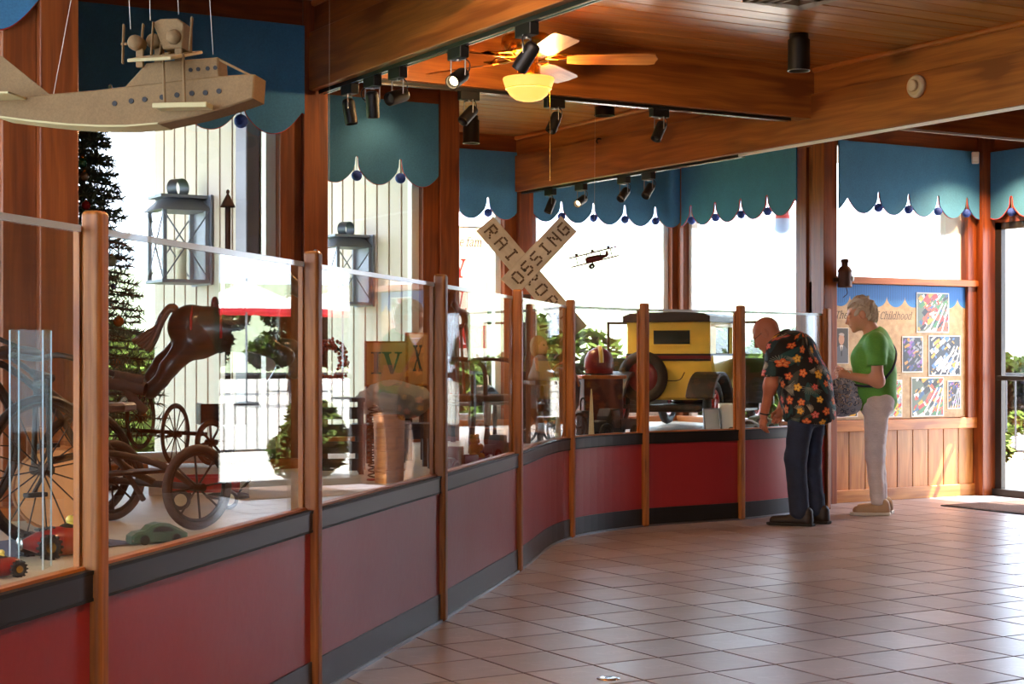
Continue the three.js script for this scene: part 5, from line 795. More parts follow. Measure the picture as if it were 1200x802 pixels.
function skinMesh(f, lo, hi, h, uvOf) {
  const n = lo.map((a, i) => Math.ceil((hi[i] - a) / h) + 1), [nx, ny, nz] = n, F = new Float32Array(nx * ny * nz), id = (i, j, k) => i + nx * (j + ny * k);
  for (let k = 0; k < nz; k++) for (let j = 0; j < ny; j++) for (let i = 0; i < nx; i++) F[id(i, j, k)] = f(lo[0] + i * h, lo[1] + j * h, lo[2] + k * h);
  const vid = new Int32Array(nx * ny * nz).fill(-1), pos = [], nor = [], uv = [], idx = [];
  const E = [[0, 1], [2, 3], [4, 5], [6, 7], [0, 2], [1, 3], [4, 6], [5, 7], [0, 4], [1, 5], [2, 6], [3, 7]];
  for (let k = 0; k < nz - 1; k++) for (let j = 0; j < ny - 1; j++) for (let i = 0; i < nx - 1; i++) {
    const v = []; let m = 0; for (let c = 0; c < 8; c++) { const q = F[id(i + (c & 1), j + ((c >> 1) & 1), k + (c >> 2))]; v.push(q); if (q < 0) m |= 1 << c; }
    if (m === 0 || m === 255) continue;
    let sx = 0, sy = 0, sz = 0, cnt = 0;
    for (const [a, b] of E) if ((v[a] < 0) !== (v[b] < 0)) { const t = v[a] / (v[a] - v[b]); sx += (a & 1) + t * ((b & 1) - (a & 1)); sy += ((a >> 1) & 1) + t * (((b >> 1) & 1) - ((a >> 1) & 1)); sz += (a >> 2) + t * ((b >> 2) - (a >> 2)); cnt++; }
    const x = lo[0] + (i + sx / cnt) * h, y = lo[1] + (j + sy / cnt) * h, z = lo[2] + (k + sz / cnt) * h, e = h * 0.6;
    const g = V(f(x + e, y, z) - f(x - e, y, z), f(x, y + e, z) - f(x, y - e, z), f(x, y, z + e) - f(x, y, z - e)).normalize();
    vid[id(i, j, k)] = pos.length / 3; pos.push(x, y, z); nor.push(g.x, g.y, g.z); uv.push(...(uvOf ? uvOf(x, y, z, g) : [x, y]));
  }
  for (let k = 1; k < nz - 1; k++) for (let j = 1; j < ny - 1; j++) for (let i = 1; i < nx - 1; i++) {
    const s = F[id(i, j, k)] < 0;
    const quad = (a, b, c, d, flip) => { if (Math.min(a, b, c, d) < 0) return; if (flip) idx.push(a, c, b, a, d, c); else idx.push(a, b, c, a, c, d); };
    if (s !== F[id(i + 1, j, k)] < 0) quad(vid[id(i, j - 1, k - 1)], vid[id(i, j, k - 1)], vid[id(i, j, k)], vid[id(i, j - 1, k)], !s);
    if (s !== F[id(i, j + 1, k)] < 0) quad(vid[id(i - 1, j, k - 1)], vid[id(i - 1, j, k)], vid[id(i, j, k)], vid[id(i, j, k - 1)], !s);
    if (s !== F[id(i, j, k + 1)] < 0) quad(vid[id(i - 1, j - 1, k)], vid[id(i, j - 1, k)], vid[id(i, j, k)], vid[id(i - 1, j, k)], !s);
  }
  const g = new THREE.BufferGeometry(); g.setAttribute('position', new THREE.Float32BufferAttribute(pos, 3)); g.setAttribute('normal', new THREE.Float32BufferAttribute(nor, 3)); g.setAttribute('uv', new THREE.Float32BufferAttribute(uv, 2)); g.setIndex(idx); return g;
}
const wrapUv = (cx, cz, r) => (x, y, z) => [Math.atan2(x - cx, z - cz) * r, y];
// a hand: palm and five jointed fingers; local frame: fingers along -y, palm normal n, thumb towards s
function handMesh(curl, side) {
  const L = [[0, 0.0, 0, 0, -0.045, 0, 0.024, 0.026], [-0.018, -0.03, 0, 0.018, -0.035, 0, 0.017, 0.017]];
  [[-0.03, 0.058, 0.0078], [-0.0105, 0.066, 0.0084], [0.0095, 0.063, 0.0082], [0.028, 0.05, 0.0072]].forEach(([x, len, r], k) => {
    const c = curl + 0.06 * k, p0 = [x * 0.8, -0.055, 0], p1 = [x, -0.055 - len * 0.5 * Math.cos(c), len * 0.5 * Math.sin(c)], p2 = [x, p1[1] - len * 0.32 * Math.cos(c * 2), p1[2] + len * 0.32 * Math.sin(c * 2)], p3 = [x, p2[1] - len * 0.26 * Math.cos(c * 2.8), p2[2] + len * 0.26 * Math.sin(c * 2.8)];
    L.push([...p0, ...p1, r * 1.08, r], [...p1, ...p2, r, r * 0.93], [...p2, ...p3, r * 0.93, r * 0.8]);
  });
  L.push([side * 0.018, -0.015, 0.006, side * 0.038, -0.042, 0.018, 0.013, 0.0105], [side * 0.038, -0.042, 0.018, side * 0.04, -0.072, 0.026, 0.0098, 0.0082]);
  const f = bones(L, 0.006); return skinMesh((x, y, z) => f(x, y, z), [-0.06, -0.145, -0.035], [0.06, 0.035, 0.075], 0.0042);
}
function placeHand(g, wrist, dirTo, palmN) {      // fingers point along dirTo from the wrist, the palm faces palmN
  const y = V(...dirTo).normalize().negate(), z = V(...palmN); z.addScaledVector(y, -z.dot(y)).normalize(); const x = y.clone().cross(z);
  const m = new THREE.Matrix4().makeBasis(x, y, z); m.setPosition(...wrist); const h = g.clone(); h.applyMatrix4(m); return h;
}
// head in its own frame: looks along -z, centre at the origin, 0.23 tall
function headField(jaw) {
  return (x, y, z) => {
    let d = ell(x, y, z, [0, 0.025, 0.012], [0.078, 0.092, 0.1]);
    d = smin(d, ell(x, y, z, [0, -0.05, -0.03], [0.058 * jaw, 0.062, 0.066]), 0.05);
    d = smin(d, cap(x, y, z, [0, 0.012, -0.086, 0, -0.028, -0.112, 0.009, 0.014]), 0.018);
    d = smin(d, cap(x, y, z, [-0.045, 0.022, -0.074, 0.045, 0.022, -0.074, 0.012, 0.012]), 0.02);
    d = smin(d, ell(x, y, z, [0, -0.062, -0.09], [0.026, 0.011, 0.014]), 0.012);
    d = smin(d, ell(x, y, z, [0, -0.098, -0.075], [0.026, 0.02, 0.022]), 0.02);
    for (const s of [-1, 1]) { d = Math.max(d, -(Math.hypot((x - s * 0.032) / 1.3, y - 0.003, z + 0.097) - 0.0155)); d = smin(d, ell(x, y, z, [s * 0.032, 0.002, -0.077], [0.0145, 0.0125, 0.0125]), 0.003); d = smin(d, ell(x, y, z, [s * 0.08, -0.005, 0.016], [0.012, 0.034, 0.021]), 0.008); }
    d = smin(d, cap(x, y, z, [0, -0.04, 0.03, 0, -0.15, 0.045, 0.052, 0.056]), 0.03);
    return d;
  };
}
function turned(g, pos, pitch, yaw = 0, roll = 0) { const h = g.clone(); h.applyMatrix4(new THREE.Matrix4().makeRotationFromEuler(new THREE.Euler(pitch, yaw, roll, 'YXZ'))); h.translate(...pos); return h; }
const skinMan = mat(0xb87458, 0.5), skinWoman = mat(0xcf9676, 0.5);
// --- man in a flowered shirt, bending towards the glass
{
  const tx = canvasTex(1024, 1024, (x) => {
    x.fillStyle = '#0b0d10'; x.fillRect(0, 0, 1024, 1024);
    const wrapDraw = (px, py, fn) => { for (const dx of [-1024, 0, 1024]) for (const dy of [-1024, 0, 1024]) { x.save(); x.translate(px + dx, py + dy); fn(); x.restore(); } };
    for (let i = 0; i < 46; i++) { const a = rnd() * 6.3, s = 60 + rnd() * 60, col = ['#16383c', '#1d4a4a', '#3d4038', '#12303a'][i % 4]; wrapDraw(rnd() * 1024, rnd() * 1024, () => { x.rotate(a); x.fillStyle = col; x.beginPath(); x.ellipse(0, 0, s, s * 0.28, 0, 0, 7); x.fill(); }); }
    for (let i = 0; i < 34; i++) { const a = rnd() * 6.3, s = 46 + rnd() * 34, px = rnd() * 1024, py = rnd() * 1024, col = ['#8d8a78', '#6c7468', '#a79f88'][i % 3]; wrapDraw(px, py, () => { x.rotate(a); x.strokeStyle = col; x.lineCap = 'round'; for (let k = -5; k <= 5; k++) { x.lineWidth = 6; x.beginPath(); x.moveTo(0, 0); x.quadraticCurveTo(s * 0.5 * Math.cos(k * 0.28), s * 0.5 * Math.sin(k * 0.28), s * Math.cos(k * 0.32), s * Math.sin(k * 0.32)); x.stroke(); } }); }
    for (let i = 0; i < 42; i++) {
      const px = ((i % 6) + 0.5 * ((i / 6 | 0) % 2) + rr(-0.25, 0.25)) / 6 * 1024, py = ((i / 6 | 0) + rr(-0.25, 0.25)) / 7 * 1024, a = rnd() * 6, s = 26 + rnd() * 10, col = [['#d8632f', '#e89a5c'], ['#d99a2a', '#f0c85a'], ['#b8463e', '#dc8070'], ['#c8502c', '#ee9c4c']][i % 4];
      wrapDraw(px, py, () => { x.rotate(a); for (let k = 0; k < 5; k++) { x.rotate(Math.PI * 0.4); x.fillStyle = col[0]; x.beginPath(); x.ellipse(s * 0.75, 0, s * 0.8, s * 0.55, 0, 0, 7); x.fill(); x.fillStyle = col[1]; x.beginPath(); x.ellipse(s * 0.6, 0, s * 0.45, s * 0.26, 0, 0, 7); x.fill(); } x.fillStyle = '#7a2018'; x.beginPath(); x.arc(0, 0, s * 0.2, 0, 7); x.fill(); });
    }
  });
  tx.wrapS = tx.wrapT = THREE.RepeatWrapping; tx.repeat.set(1 / 0.62, 1 / 0.62);
  const [mx, mz] = [7.6, -8.98], t = thing('person', 'person in a black flowered shirt and dark jeans bending to look through the glass', 'person', [mx, 0, mz], THREE.MathUtils.degToRad(24));
  const hip = { l: [-0.085, 0.84, 0.05], r: [0.085, 0.84, 0.05] }, sh = { l: [-0.185, 1.235, -0.1], r: [0.185, 1.235, -0.1] }, el = { l: [-0.235, 0.985, -0.13], r: [0.24, 1.0, -0.2] }, wr = { l: [-0.2, 0.755, -0.2], r: [0.22, 0.8, -0.28] };
  const headAt = [-0.02, 1.345, -0.27], head = turned(skinMesh(headField(1.02), [-0.11, -0.2, -0.15], [0.11, 0.14, 0.14], 0.0058), headAt, -0.62, 0.12);
  const armB = [[...sh.l, ...el.l, 0.05, 0.042], [...el.l, ...wr.l, 0.042, 0.028], [...sh.r, ...el.r, 0.05, 0.042], [...el.r, ...wr.r, 0.042, 0.028], [0, 0.9, 0.08, 0, 1.2, -0.06, 0.1, 0.11], [0, 1.2, -0.06, ...headAt, 0.07, 0.05], [...sh.l, ...sh.r, 0.05, 0.05]];
  const fb = bones(armB, 0.05), body = skinMesh(fb, [-0.34, 0.7, -0.48], [0.34, 1.42, 0.25], 0.012);
  const hands = [placeHand(handMesh(0.35, 1), wr.l, [0.05, -1, -0.12], [1, 0, 0.2]), placeHand(handMesh(0.3, -1), wr.r, [-0.1, -1, -0.2], [-1, 0, 0.2])];
  mesh('body', [body, head, ...hands], skinMan, t);
  const shirtB = [[0, 0.78, 0.055, 0, 0.95, 0.035, 0.178, 0.168], [0, 0.84, 0.045, 0, 1.0, 0.01, 0.165, 0.17], [0, 1.0, 0.01, 0, 1.2, -0.06, 0.172, 0.165], [-0.15, 1.2, -0.075, 0.15, 1.2, -0.075, 0.1, 0.1], [-0.04, 1.27, -0.13, 0.04, 1.27, -0.13, 0.075, 0.075]], sleeveF = bones([[...sh.l, -0.222, 1.05, -0.122, 0.072, 0.078], [...sh.r, 0.222, 1.05, -0.15, 0.072, 0.078]], 0.01);
  const fs = bones(shirtB, 0.07), fold = (x, y, z) => 0.006 * (fbm(x * 0.9 + 0.5 + y * 0.4, y * 0.7 + z, 11, 11, 61, 3) - 0.5) * 2;
  const shirtF = (x, y, z) => { let d = smin(fs(x * 0.97, y, z), Math.max(sleeveF(x, y, z), 1.045 - y), 0.05) + fold(x, y, z); const hem = 0.735 + 0.02 * Math.sin(x * 14) - 0.10 * (z - 0.08) * 0.6; d = Math.max(d, hem - y); d = Math.max(d, -(Math.hypot(x, y - 1.365, z + 0.235) - 0.075)); return d; };
  mesh('shirt', skinMesh(shirtF, [-0.36, 0.68, -0.36], [0.36, 1.4, 0.3], 0.0115, wrapUv(0, 0, 0.2)), mat(0xffffff, 0.75, { map: tx }), t, 'black shirt printed with orange flowers');
  mesh('shirt_collar', turned(moved(new THREE.TorusGeometry(0.078, 0.014, 8, 28), 0, 0, 0, 0, Math.PI / 2), [0, 1.315, -0.17], -0.75), mat(0x141618, 0.75), t);
  const legB = [[...hip.l, -0.105, 0.47, 0.0, 0.098, 0.075], [-0.105, 0.47, 0.0, -0.115, 0.09, 0.035, 0.076, 0.068], [...hip.r, 0.105, 0.47, 0.01, 0.098, 0.075], [0.105, 0.47, 0.01, 0.11, 0.09, 0.05, 0.076, 0.068], [-0.06, 0.84, 0.05, 0.06, 0.84, 0.05, 0.108, 0.108], [0, 0.92, 0.03, 0, 0.8, 0.05, 0.135, 0.125]];
  const fl = bones(legB, 0.035); mesh('jeans', skinMesh((x, y, z) => Math.max(fl(x, y, z) + 0.007 * (fbm(x + 0.5, y * 1.4 + z, 8, 14, 63, 3) - 0.5) * 2, 0.045 - y), [-0.3, 0.02, -0.12], [0.3, 1.05, 0.32], 0.0115), mat(0x26344f, 0.85, { map: rep(tCloth, 0.2, 0.2) }), t, 'dark blue jeans');
  const shoe = (x, z, turn) => { const f = bones([[0, 0.035, 0.06, 0, 0.045, -0.02, 0.042, 0.04], [0, 0.04, -0.02, 0.0, 0.03, -0.17, 0.04, 0.034], [0, 0.05, 0.05, 0, 0.09, 0.06, 0.043, 0.042]], 0.03); const g = skinMesh((a, b, c) => Math.max(f(a * 0.92, b, c), 0.012 - b), [-0.08, 0, -0.25], [0.08, 0.15, 0.14], 0.008); const s = mesh('shoe', g, mat(0x241c1a, 0.55), t); s.position.set(x, 0, z); s.rotation.y = turn; mesh('sole', moved(plate([[-0.04, -0.2], [-0.046, -0.1], [-0.038, 0.0], [-0.044, 0.1], [0, 0.115], [0.044, 0.1], [0.038, 0], [0.046, -0.1], [0.04, -0.2], [0, -0.222]].map(([a, b]) => [a, -b]), 0.018, 0.003), 0, 0.0095, 0, 0, -Math.PI / 2), C.tyre, s); };
  shoe(-0.12, 0.03, 0.3); shoe(0.112, 0.05, 0.05);
  mesh('glasses', turned(merge([moved(ring(0.021, 0.0022, 20, 5), -0.033, 0.004, -0.108), moved(ring(0.021, 0.0022, 20, 5), 0.033, 0.004, -0.108), rod([-0.012, 0.006, -0.11], [0.012, 0.006, -0.11], 0.002, 0.002, 5), rod([-0.054, 0.008, -0.105], [-0.084, 0.008, 0.01], 0.0022, 0.0022, 5), rod([0.054, 0.008, -0.105], [0.084, 0.008, 0.01], 0.0022, 0.0022, 5)]), headAt, -0.62, 0.12), C.iron, t);
  mesh('watch_band', turned(moved(ring(0.031, 0.006, 20, 6), 0, 0, 0, 0, Math.PI / 2), [wr.l[0] - 0.004, wr.l[1] + 0.025, wr.l[2] + 0.01], 0.2), C.dark, t);
}
// --- woman in a green top
{
  const [mx, mz] = [8.53, -9.28], t = thing('person', 'person in a green top and white trousers holding a patterned shoulder bag', 'person', [mx, 0, mz], THREE.MathUtils.degToRad(46));
  const sh = { l: [-0.165, 1.305, 0.03], r: [0.165, 1.305, 0.03] }, el = { l: [-0.215, 1.0, 0.05], r: [0.2, 1.02, 0.0] }, wr = { l: [-0.11, 1.045, -0.19], r: [0.05, 1.06, -0.23] };
  const headAt = [0, 1.497, -0.085], head = turned(skinMesh(headField(0.94), [-0.11, -0.2, -0.15], [0.11, 0.14, 0.14], 0.0058), headAt, -0.3, 0.05);
  const arm = [[...sh.l, ...el.l, 0.047, 0.042], [...el.l, ...wr.l, 0.044, 0.026], [...sh.r, ...el.r, 0.047, 0.042], [...el.r, ...wr.r, 0.044, 0.026], [0, 0.9, 0.02, 0, 1.25, 0.03, 0.09, 0.1], [0, 1.22, 0.04, 0, 1.44, -0.03, 0.07, 0.052], [...sh.l, ...sh.r, 0.045, 0.045]];
  const fb = bones(arm, 0.045), body = skinMesh(fb, [-0.32, 0.78, -0.28], [0.32, 1.52, 0.2], 0.0115);
  mesh('body', [body, head, placeHand(handMesh(0.7, 1), wr.l, [0.5, 0.15, -0.75], [0.6, 0, 0.5]), placeHand(handMesh(0.7, -1), wr.r, [-0.7, 0.1, -0.5], [-0.3, 0, 0.8])], skinWoman, t);
  const topB = [[0, 0.86, 0.035, 0, 1.02, 0.02, 0.155, 0.15], [0, 1.02, 0.02, 0, 1.2, 0.025, 0.15, 0.152], [-0.08, 1.16, -0.065, 0.08, 1.16, -0.065, 0.09, 0.09], [-0.125, 1.275, 0.035, 0.125, 1.275, 0.035, 0.082, 0.082], [0, 1.33, 0.03, 0, 1.3, 0.03, 0.085, 0.09]], cuffF = bones([[...sh.l, -0.2, 1.12, 0.045, 0.066, 0.076], [...sh.r, 0.195, 1.12, 0.015, 0.066, 0.076]], 0.01);
  const ft = bones(topB, 0.06); const topF = (x, y, z) => { let d = smin(ft(x, y, z * 1.02), Math.max(cuffF(x, y, z), 1.115 - y), 0.04) + 0.006 * (fbm(x * 0.8 + 0.5, y * 0.9 + x * 0.3 + z * 0.3, 9, 16, 81, 3) - 0.5) * 2; d = Math.max(d, 0.785 + 0.012 * Math.sin(x * 20) - y); d = Math.max(d, -(Math.hypot(x * 0.85, y - 1.455, z + 0.045) - 0.108)); return d; };
  mesh('top', skinMesh(topF, [-0.32, 0.74, -0.24], [0.32, 1.46, 0.26], 0.011), mat(0x6cb84c, 0.75, { map: rep(tCloth, 0.25, 0.25) }), t, 'grass green short sleeved top');
  const legB = [[-0.075, 0.8, 0.035, -0.085, 0.45, 0.02, 0.095, 0.066], [-0.085, 0.45, 0.02, -0.085, 0.1, 0.045, 0.066, 0.05], [0.075, 0.8, 0.035, 0.08, 0.45, 0.03, 0.095, 0.066], [0.08, 0.45, 0.03, 0.085, 0.1, 0.065, 0.066, 0.05], [-0.05, 0.84, 0.05, 0.05, 0.84, 0.05, 0.118, 0.118], [0, 0.92, 0.02, 0, 0.82, 0.03, 0.125, 0.12]];
  const fl = bones(legB, 0.03); mesh('trousers', skinMesh((x, y, z) => Math.max(fl(x, y, z) + 0.006 * (fbm(x + 0.5, y * 1.3 + z, 9, 18, 83, 3) - 0.5) * 2, 0.075 - y), [-0.25, 0.05, -0.14], [0.25, 1.04, 0.25], 0.011), mat(0xf2eaea, 0.8, { map: rep(tCloth, 0.2, 0.2) }), t, 'off white trousers');
  const hairF = (x, y, z) => { let d = ell(x, y, z, [0, 0.04, 0.022], [0.09, 0.098, 0.104]); d = smin(d, ell(x, y, z, [0, -0.02, 0.075], [0.07, 0.075, 0.05]), 0.03); d += 0.02 * (fbm(x * 2 + z * 1.3 + 0.5, y * 1.6 - z * 0.9 + 0.5, 26, 20, 95, 3) - 0.5) * 2; d = Math.max(d, -(ell(x, y, z, [0, -0.045, -0.1], [0.095, 0.105, 0.085]))); d = Math.max(d, -(Math.hypot(Math.abs(x) - 0.088, y + 0.01, z - 0.01) - 0.03)); return d; };
  mesh('hair', turned(skinMesh(hairF, [-0.12, -0.12, -0.12], [0.12, 0.17, 0.16], 0.006), headAt, -0.3, 0.05), mat(0xc0b29c, 0.85, { bumpMap: noiseBump, bumpScale: 0.004 }), t, 'short grey blond hair');
  const shoe = (x, z, turn) => { const f = bones([[0, 0.045, 0.05, 0, 0.045, -0.03, 0.04, 0.038], [0, 0.04, -0.03, 0.0, 0.034, -0.15, 0.038, 0.034], [0, 0.05, 0.04, 0, 0.085, 0.045, 0.04, 0.04]], 0.03); const s = mesh('shoe', skinMesh((a, b, c) => Math.max(f(a, b, c), 0.016 - b), [-0.07, 0, -0.22], [0.07, 0.14, 0.12], 0.008), mat(0xb59a7c, 0.65), t); s.position.set(x, 0, z); s.rotation.y = turn; mesh('sole', moved(plate([[-0.036, -0.18], [-0.042, -0.09], [-0.034, 0.0], [-0.04, 0.08], [0, 0.095], [0.04, 0.08], [0.034, 0], [0.042, -0.09], [0.036, -0.18], [0, -0.2]].map(([a, b]) => [a, -b]), 0.022, 0.003), 0, 0.0112, 0, 0, -Math.PI / 2), M.vinyl, s); };
  shoe(-0.085, 0.045, 0.15); shoe(0.085, 0.065, -0.05);
  mesh('bracelet', turned(moved(ring(0.03, 0.004, 20, 6), 0, 0, 0, 0.45), [wr.l[0] - 0.01, wr.l[1] - 0.002, wr.l[2] + 0.025], 0), M.white, t);
  // the bag, hung from a strap over the far shoulder
  const btx = canvasTex(512, 512, (x) => { x.fillStyle = '#a3b3c8'; x.fillRect(0, 0, 512, 512); const cs = ['#e4e6e6', '#4a5a76', '#93a6bd', '#c0b29c', '#6d7f98']; for (let i = 0; i < 420; i++) { x.strokeStyle = cs[i % 5]; x.lineWidth = 3 + rnd() * 5; const a = rnd() * 6.3, px = rnd() * 512, py = rnd() * 512, s = 8 + rnd() * 22; x.beginPath(); x.arc(px, py, s, a, a + 2 + rnd() * 3); x.stroke(); x.fillStyle = cs[(i + 2) % 5]; x.beginPath(); x.arc(px, py, s * 0.25, 0, 7); x.fill(); } });
  const bag = thing('shoulder_bag', 'blue and white patterned cloth bag hanging in front of the green top', 'bag', [0, 0, 0]);
  const fbag = bones([[-0.055, 0.06, 0, 0.055, 0.06, 0, 0.062, 0.062], [-0.08, -0.05, 0, 0.08, -0.05, 0, 0.075, 0.075], [0, 0.05, 0, 0, -0.05, 0, 0.09, 0.09]], 0.05);
  mesh('bag_body', skinMesh((x, y, z) => fbag(x, y, z * 1.5) + 0.006 * (fbm(x * 2 + 0.5, y * 2 + 0.5, 8, 8, 99, 3) - 0.5), [-0.22, -0.18, -0.12], [0.22, 0.2, 0.12], 0.01, (x, y) => [x / 0.5 + 0.5, y / 0.5 + 0.5]), mat(0xffffff, 0.85, { map: (() => { btx.wrapS = btx.wrapT = THREE.RepeatWrapping; return btx; })() }), bag);
  mesh('zip', tube([[-0.07, 0.118, 0], [0, 0.135, 0], [0.07, 0.118, 0]], 0.004, 16, 6), M.steel, bag);
  const bp = V(-0.2, 0.88, -0.215).applyAxisAngle(V(0, 1, 0), THREE.MathUtils.degToRad(46)); bag.position.set(mx + bp.x, bp.y, mz + bp.z); bag.rotation.y = THREE.MathUtils.degToRad(46 - 75);
  const onTop = (ang, y) => { let r = 0.34; while (r > 0.03 && topF(Math.sin(ang) * r, y, Math.cos(ang) * r) > 0) r -= 0.004; r += 0.006; return [Math.sin(ang) * r, y, Math.cos(ang) * r]; };
  const sp = []; for (let i = 0; i <= 12; i++) { const u = i / 12; sp.push(onTop(0.75 - 2.0 * u, 1.33 - 0.36 * u)); } sp.push([-0.2, 0.965, -0.06], [-0.2, 0.98, -0.16]);
  mesh('strap', tube([[0.09, 1.385, -0.02], [0.105, 1.385, 0.06], ...sp], 0.009, 90, 6), mat(0x2a3244, 0.8), t, 'dark bag strap across the back');
}
// --- carousel horse
{
  const Z = 6.8, k = Z / 1920, t = thing('carousel_horse', 'dark carved carousel horse leaping on a brown pole with golden brown tail', 'carousel horse', at(267, 410, Z), -0.42);
  const q = (px, py, z = 0) => [(px - 267) * k, (410 - py) * k, z], cb = (a, b, ra, rb) => [...a, ...b, ra * k, rb * k];
  const B = [cb(q(228, 386), q(300, 388), 27, 25), cb(q(222, 383), q(232, 395), 24, 27), cb(q(300, 385), q(318, 340), 24, 15), cb(q(318, 340), q(322, 322), 15, 13), cb(q(322, 320), q(352, 342), 13, 8),
    cb(q(226, 402, 0.05), q(200, 432, 0.05), 17, 10), cb(q(200, 432, 0.05), q(192, 446, 0.05), 9, 7), cb(q(192, 446, 0.05), q(180, 457, 0.05), 7, 10), cb(q(222, 398, -0.05), q(190, 425, -0.05), 16, 9), cb(q(190, 425, -0.05), q(178, 442, -0.05), 8, 9),
    cb(q(305, 402, 0.05), q(335, 418, 0.05), 13, 9), cb(q(335, 418, 0.05), q(325, 446, 0.05), 8, 7), cb(q(325, 446, 0.05), q(318, 456, 0.05), 7, 10), cb(q(305, 402, -0.05), q(340, 408, -0.05), 13, 9), cb(q(340, 408, -0.05), q(344, 436, -0.05), 8, 9), cb(q(324, 312, 0.02), q(322, 302, 0.025), 4, 2), cb(q(324, 312, -0.02), q(322, 302, -0.025), 4, 2)];
  const f = bones(B, 0.03), lo = q(160, 475, -0.14), hi = q(372, 295, 0.14);
  mesh('body', skinMesh((x, y, z) => f(x, y, z * 0.9), [lo[0], lo[1], -0.14], [hi[0], hi[1], 0.14], 0.0075), mat(0x231b17, 0.35, { clearcoat: 0.4, clearcoatRoughness: 0.2 }), t);
  const strands = []; for (let i = 0; i < 9; i++) { const o = (i - 4) * 2.2, z = ((i * 5) % 9 - 4) * 0.006; strands.push(tube([q(216, 376 + o * 0.3, z), q(202, 361 + o * 0.3, z), q(192, 372 + o * 0.5, z * 1.3), q(184, 390 + o * 0.8, z * 1.6), q(172 + o * 0.5, 402 + o, z * 1.8), q(166 + o * 1.1, 406 + o * 0.6, z * 1.8)], 0.011, 30, 8)); }
  mesh('tail', strands, mat(0x6e4522, 0.35, { clearcoat: 0.4 }), t, 'golden brown carved tail');
  const mane = []; for (let i = 0; i < 9; i++) { const u = i / 8; mane.push(tube([q(322 - u * 22, 310 + u * 55), q(308 - u * 18, 308 + u * 58, 0.03), q(296 - u * 14, 322 + u * 58, 0.045)], 0.012, 14, 7)); } mesh('mane', mane, mat(0x2a201c, 0.4), t);
  const blanket = new THREE.CylinderGeometry(27.6 * k, 27.6 * k, 34 * k, 28, 1, true, -Math.PI * 0.62, Math.PI * 1.24); blanket.rotateZ(Math.PI / 2); mesh('saddle_blanket', moved(blanket, ...q(244, 386.5), 0).scale(1, 1, 1.11), mat(0x27382e, 0.35, { side: THREE.DoubleSide, clearcoat: 0.4 }), t, 'dark green saddle blanket');
  for (const px of [227, 261]) { const b = new THREE.TorusGeometry(27.8 * k, 0.006, 6, 30, Math.PI * 1.24); b.rotateZ(-Math.PI * 0.12); b.rotateY(Math.PI / 2); mesh('red_band', moved(b, ...q(px, 386.5), 0).scale(1, 1, 1.11), C.redPaint, t); }
  mesh('saddle', [moved(ball(0.05, 0, 0, 0, 1.3, 0.5, 1.1), ...q(268, 361), 0), moved(ball(0.025, 0, 0, 0, 0.7, 1.2, 1.2), ...q(252, 356), 0)], mat(0x5a1f1c, 0.4), t);
  mesh('hoof_sole', moved(lathe([[0, 0.004], [0.026, 0.003], [0.036, 0], [0, -0.004]], 20), ...q(176, 453), 0.05, 0, 0, 1.3), C.brownWood, t);
  mesh('pole', [rod(q(267, 232), q(267, 590), 0.012, 0.012, 12)], C.rust, t); mesh('finial', moved(lathe([[0, 0.075], [0.006, 0.07], [0.008, 0.06], [0.004, 0.055], [0.01, 0.045], [0.03, 0.006], [0.031, 0], [0, 0]], 18), ...q(267, 243), 0), C.rust, t); 
  const by = DF - t.position.y; mesh('pole_base', moved(lathe([[0, 0], [0.09, 0], [0.085, 0.015], [0.02, 0.03], [0.014, 0.05], [0, 0.05]], 24), 0, by, 0), C.iron, t); mesh('lower_pole', rod([0, by + 0.02, 0], q(267, 580), 0.012, 0.012, 12), C.rust, t);
}
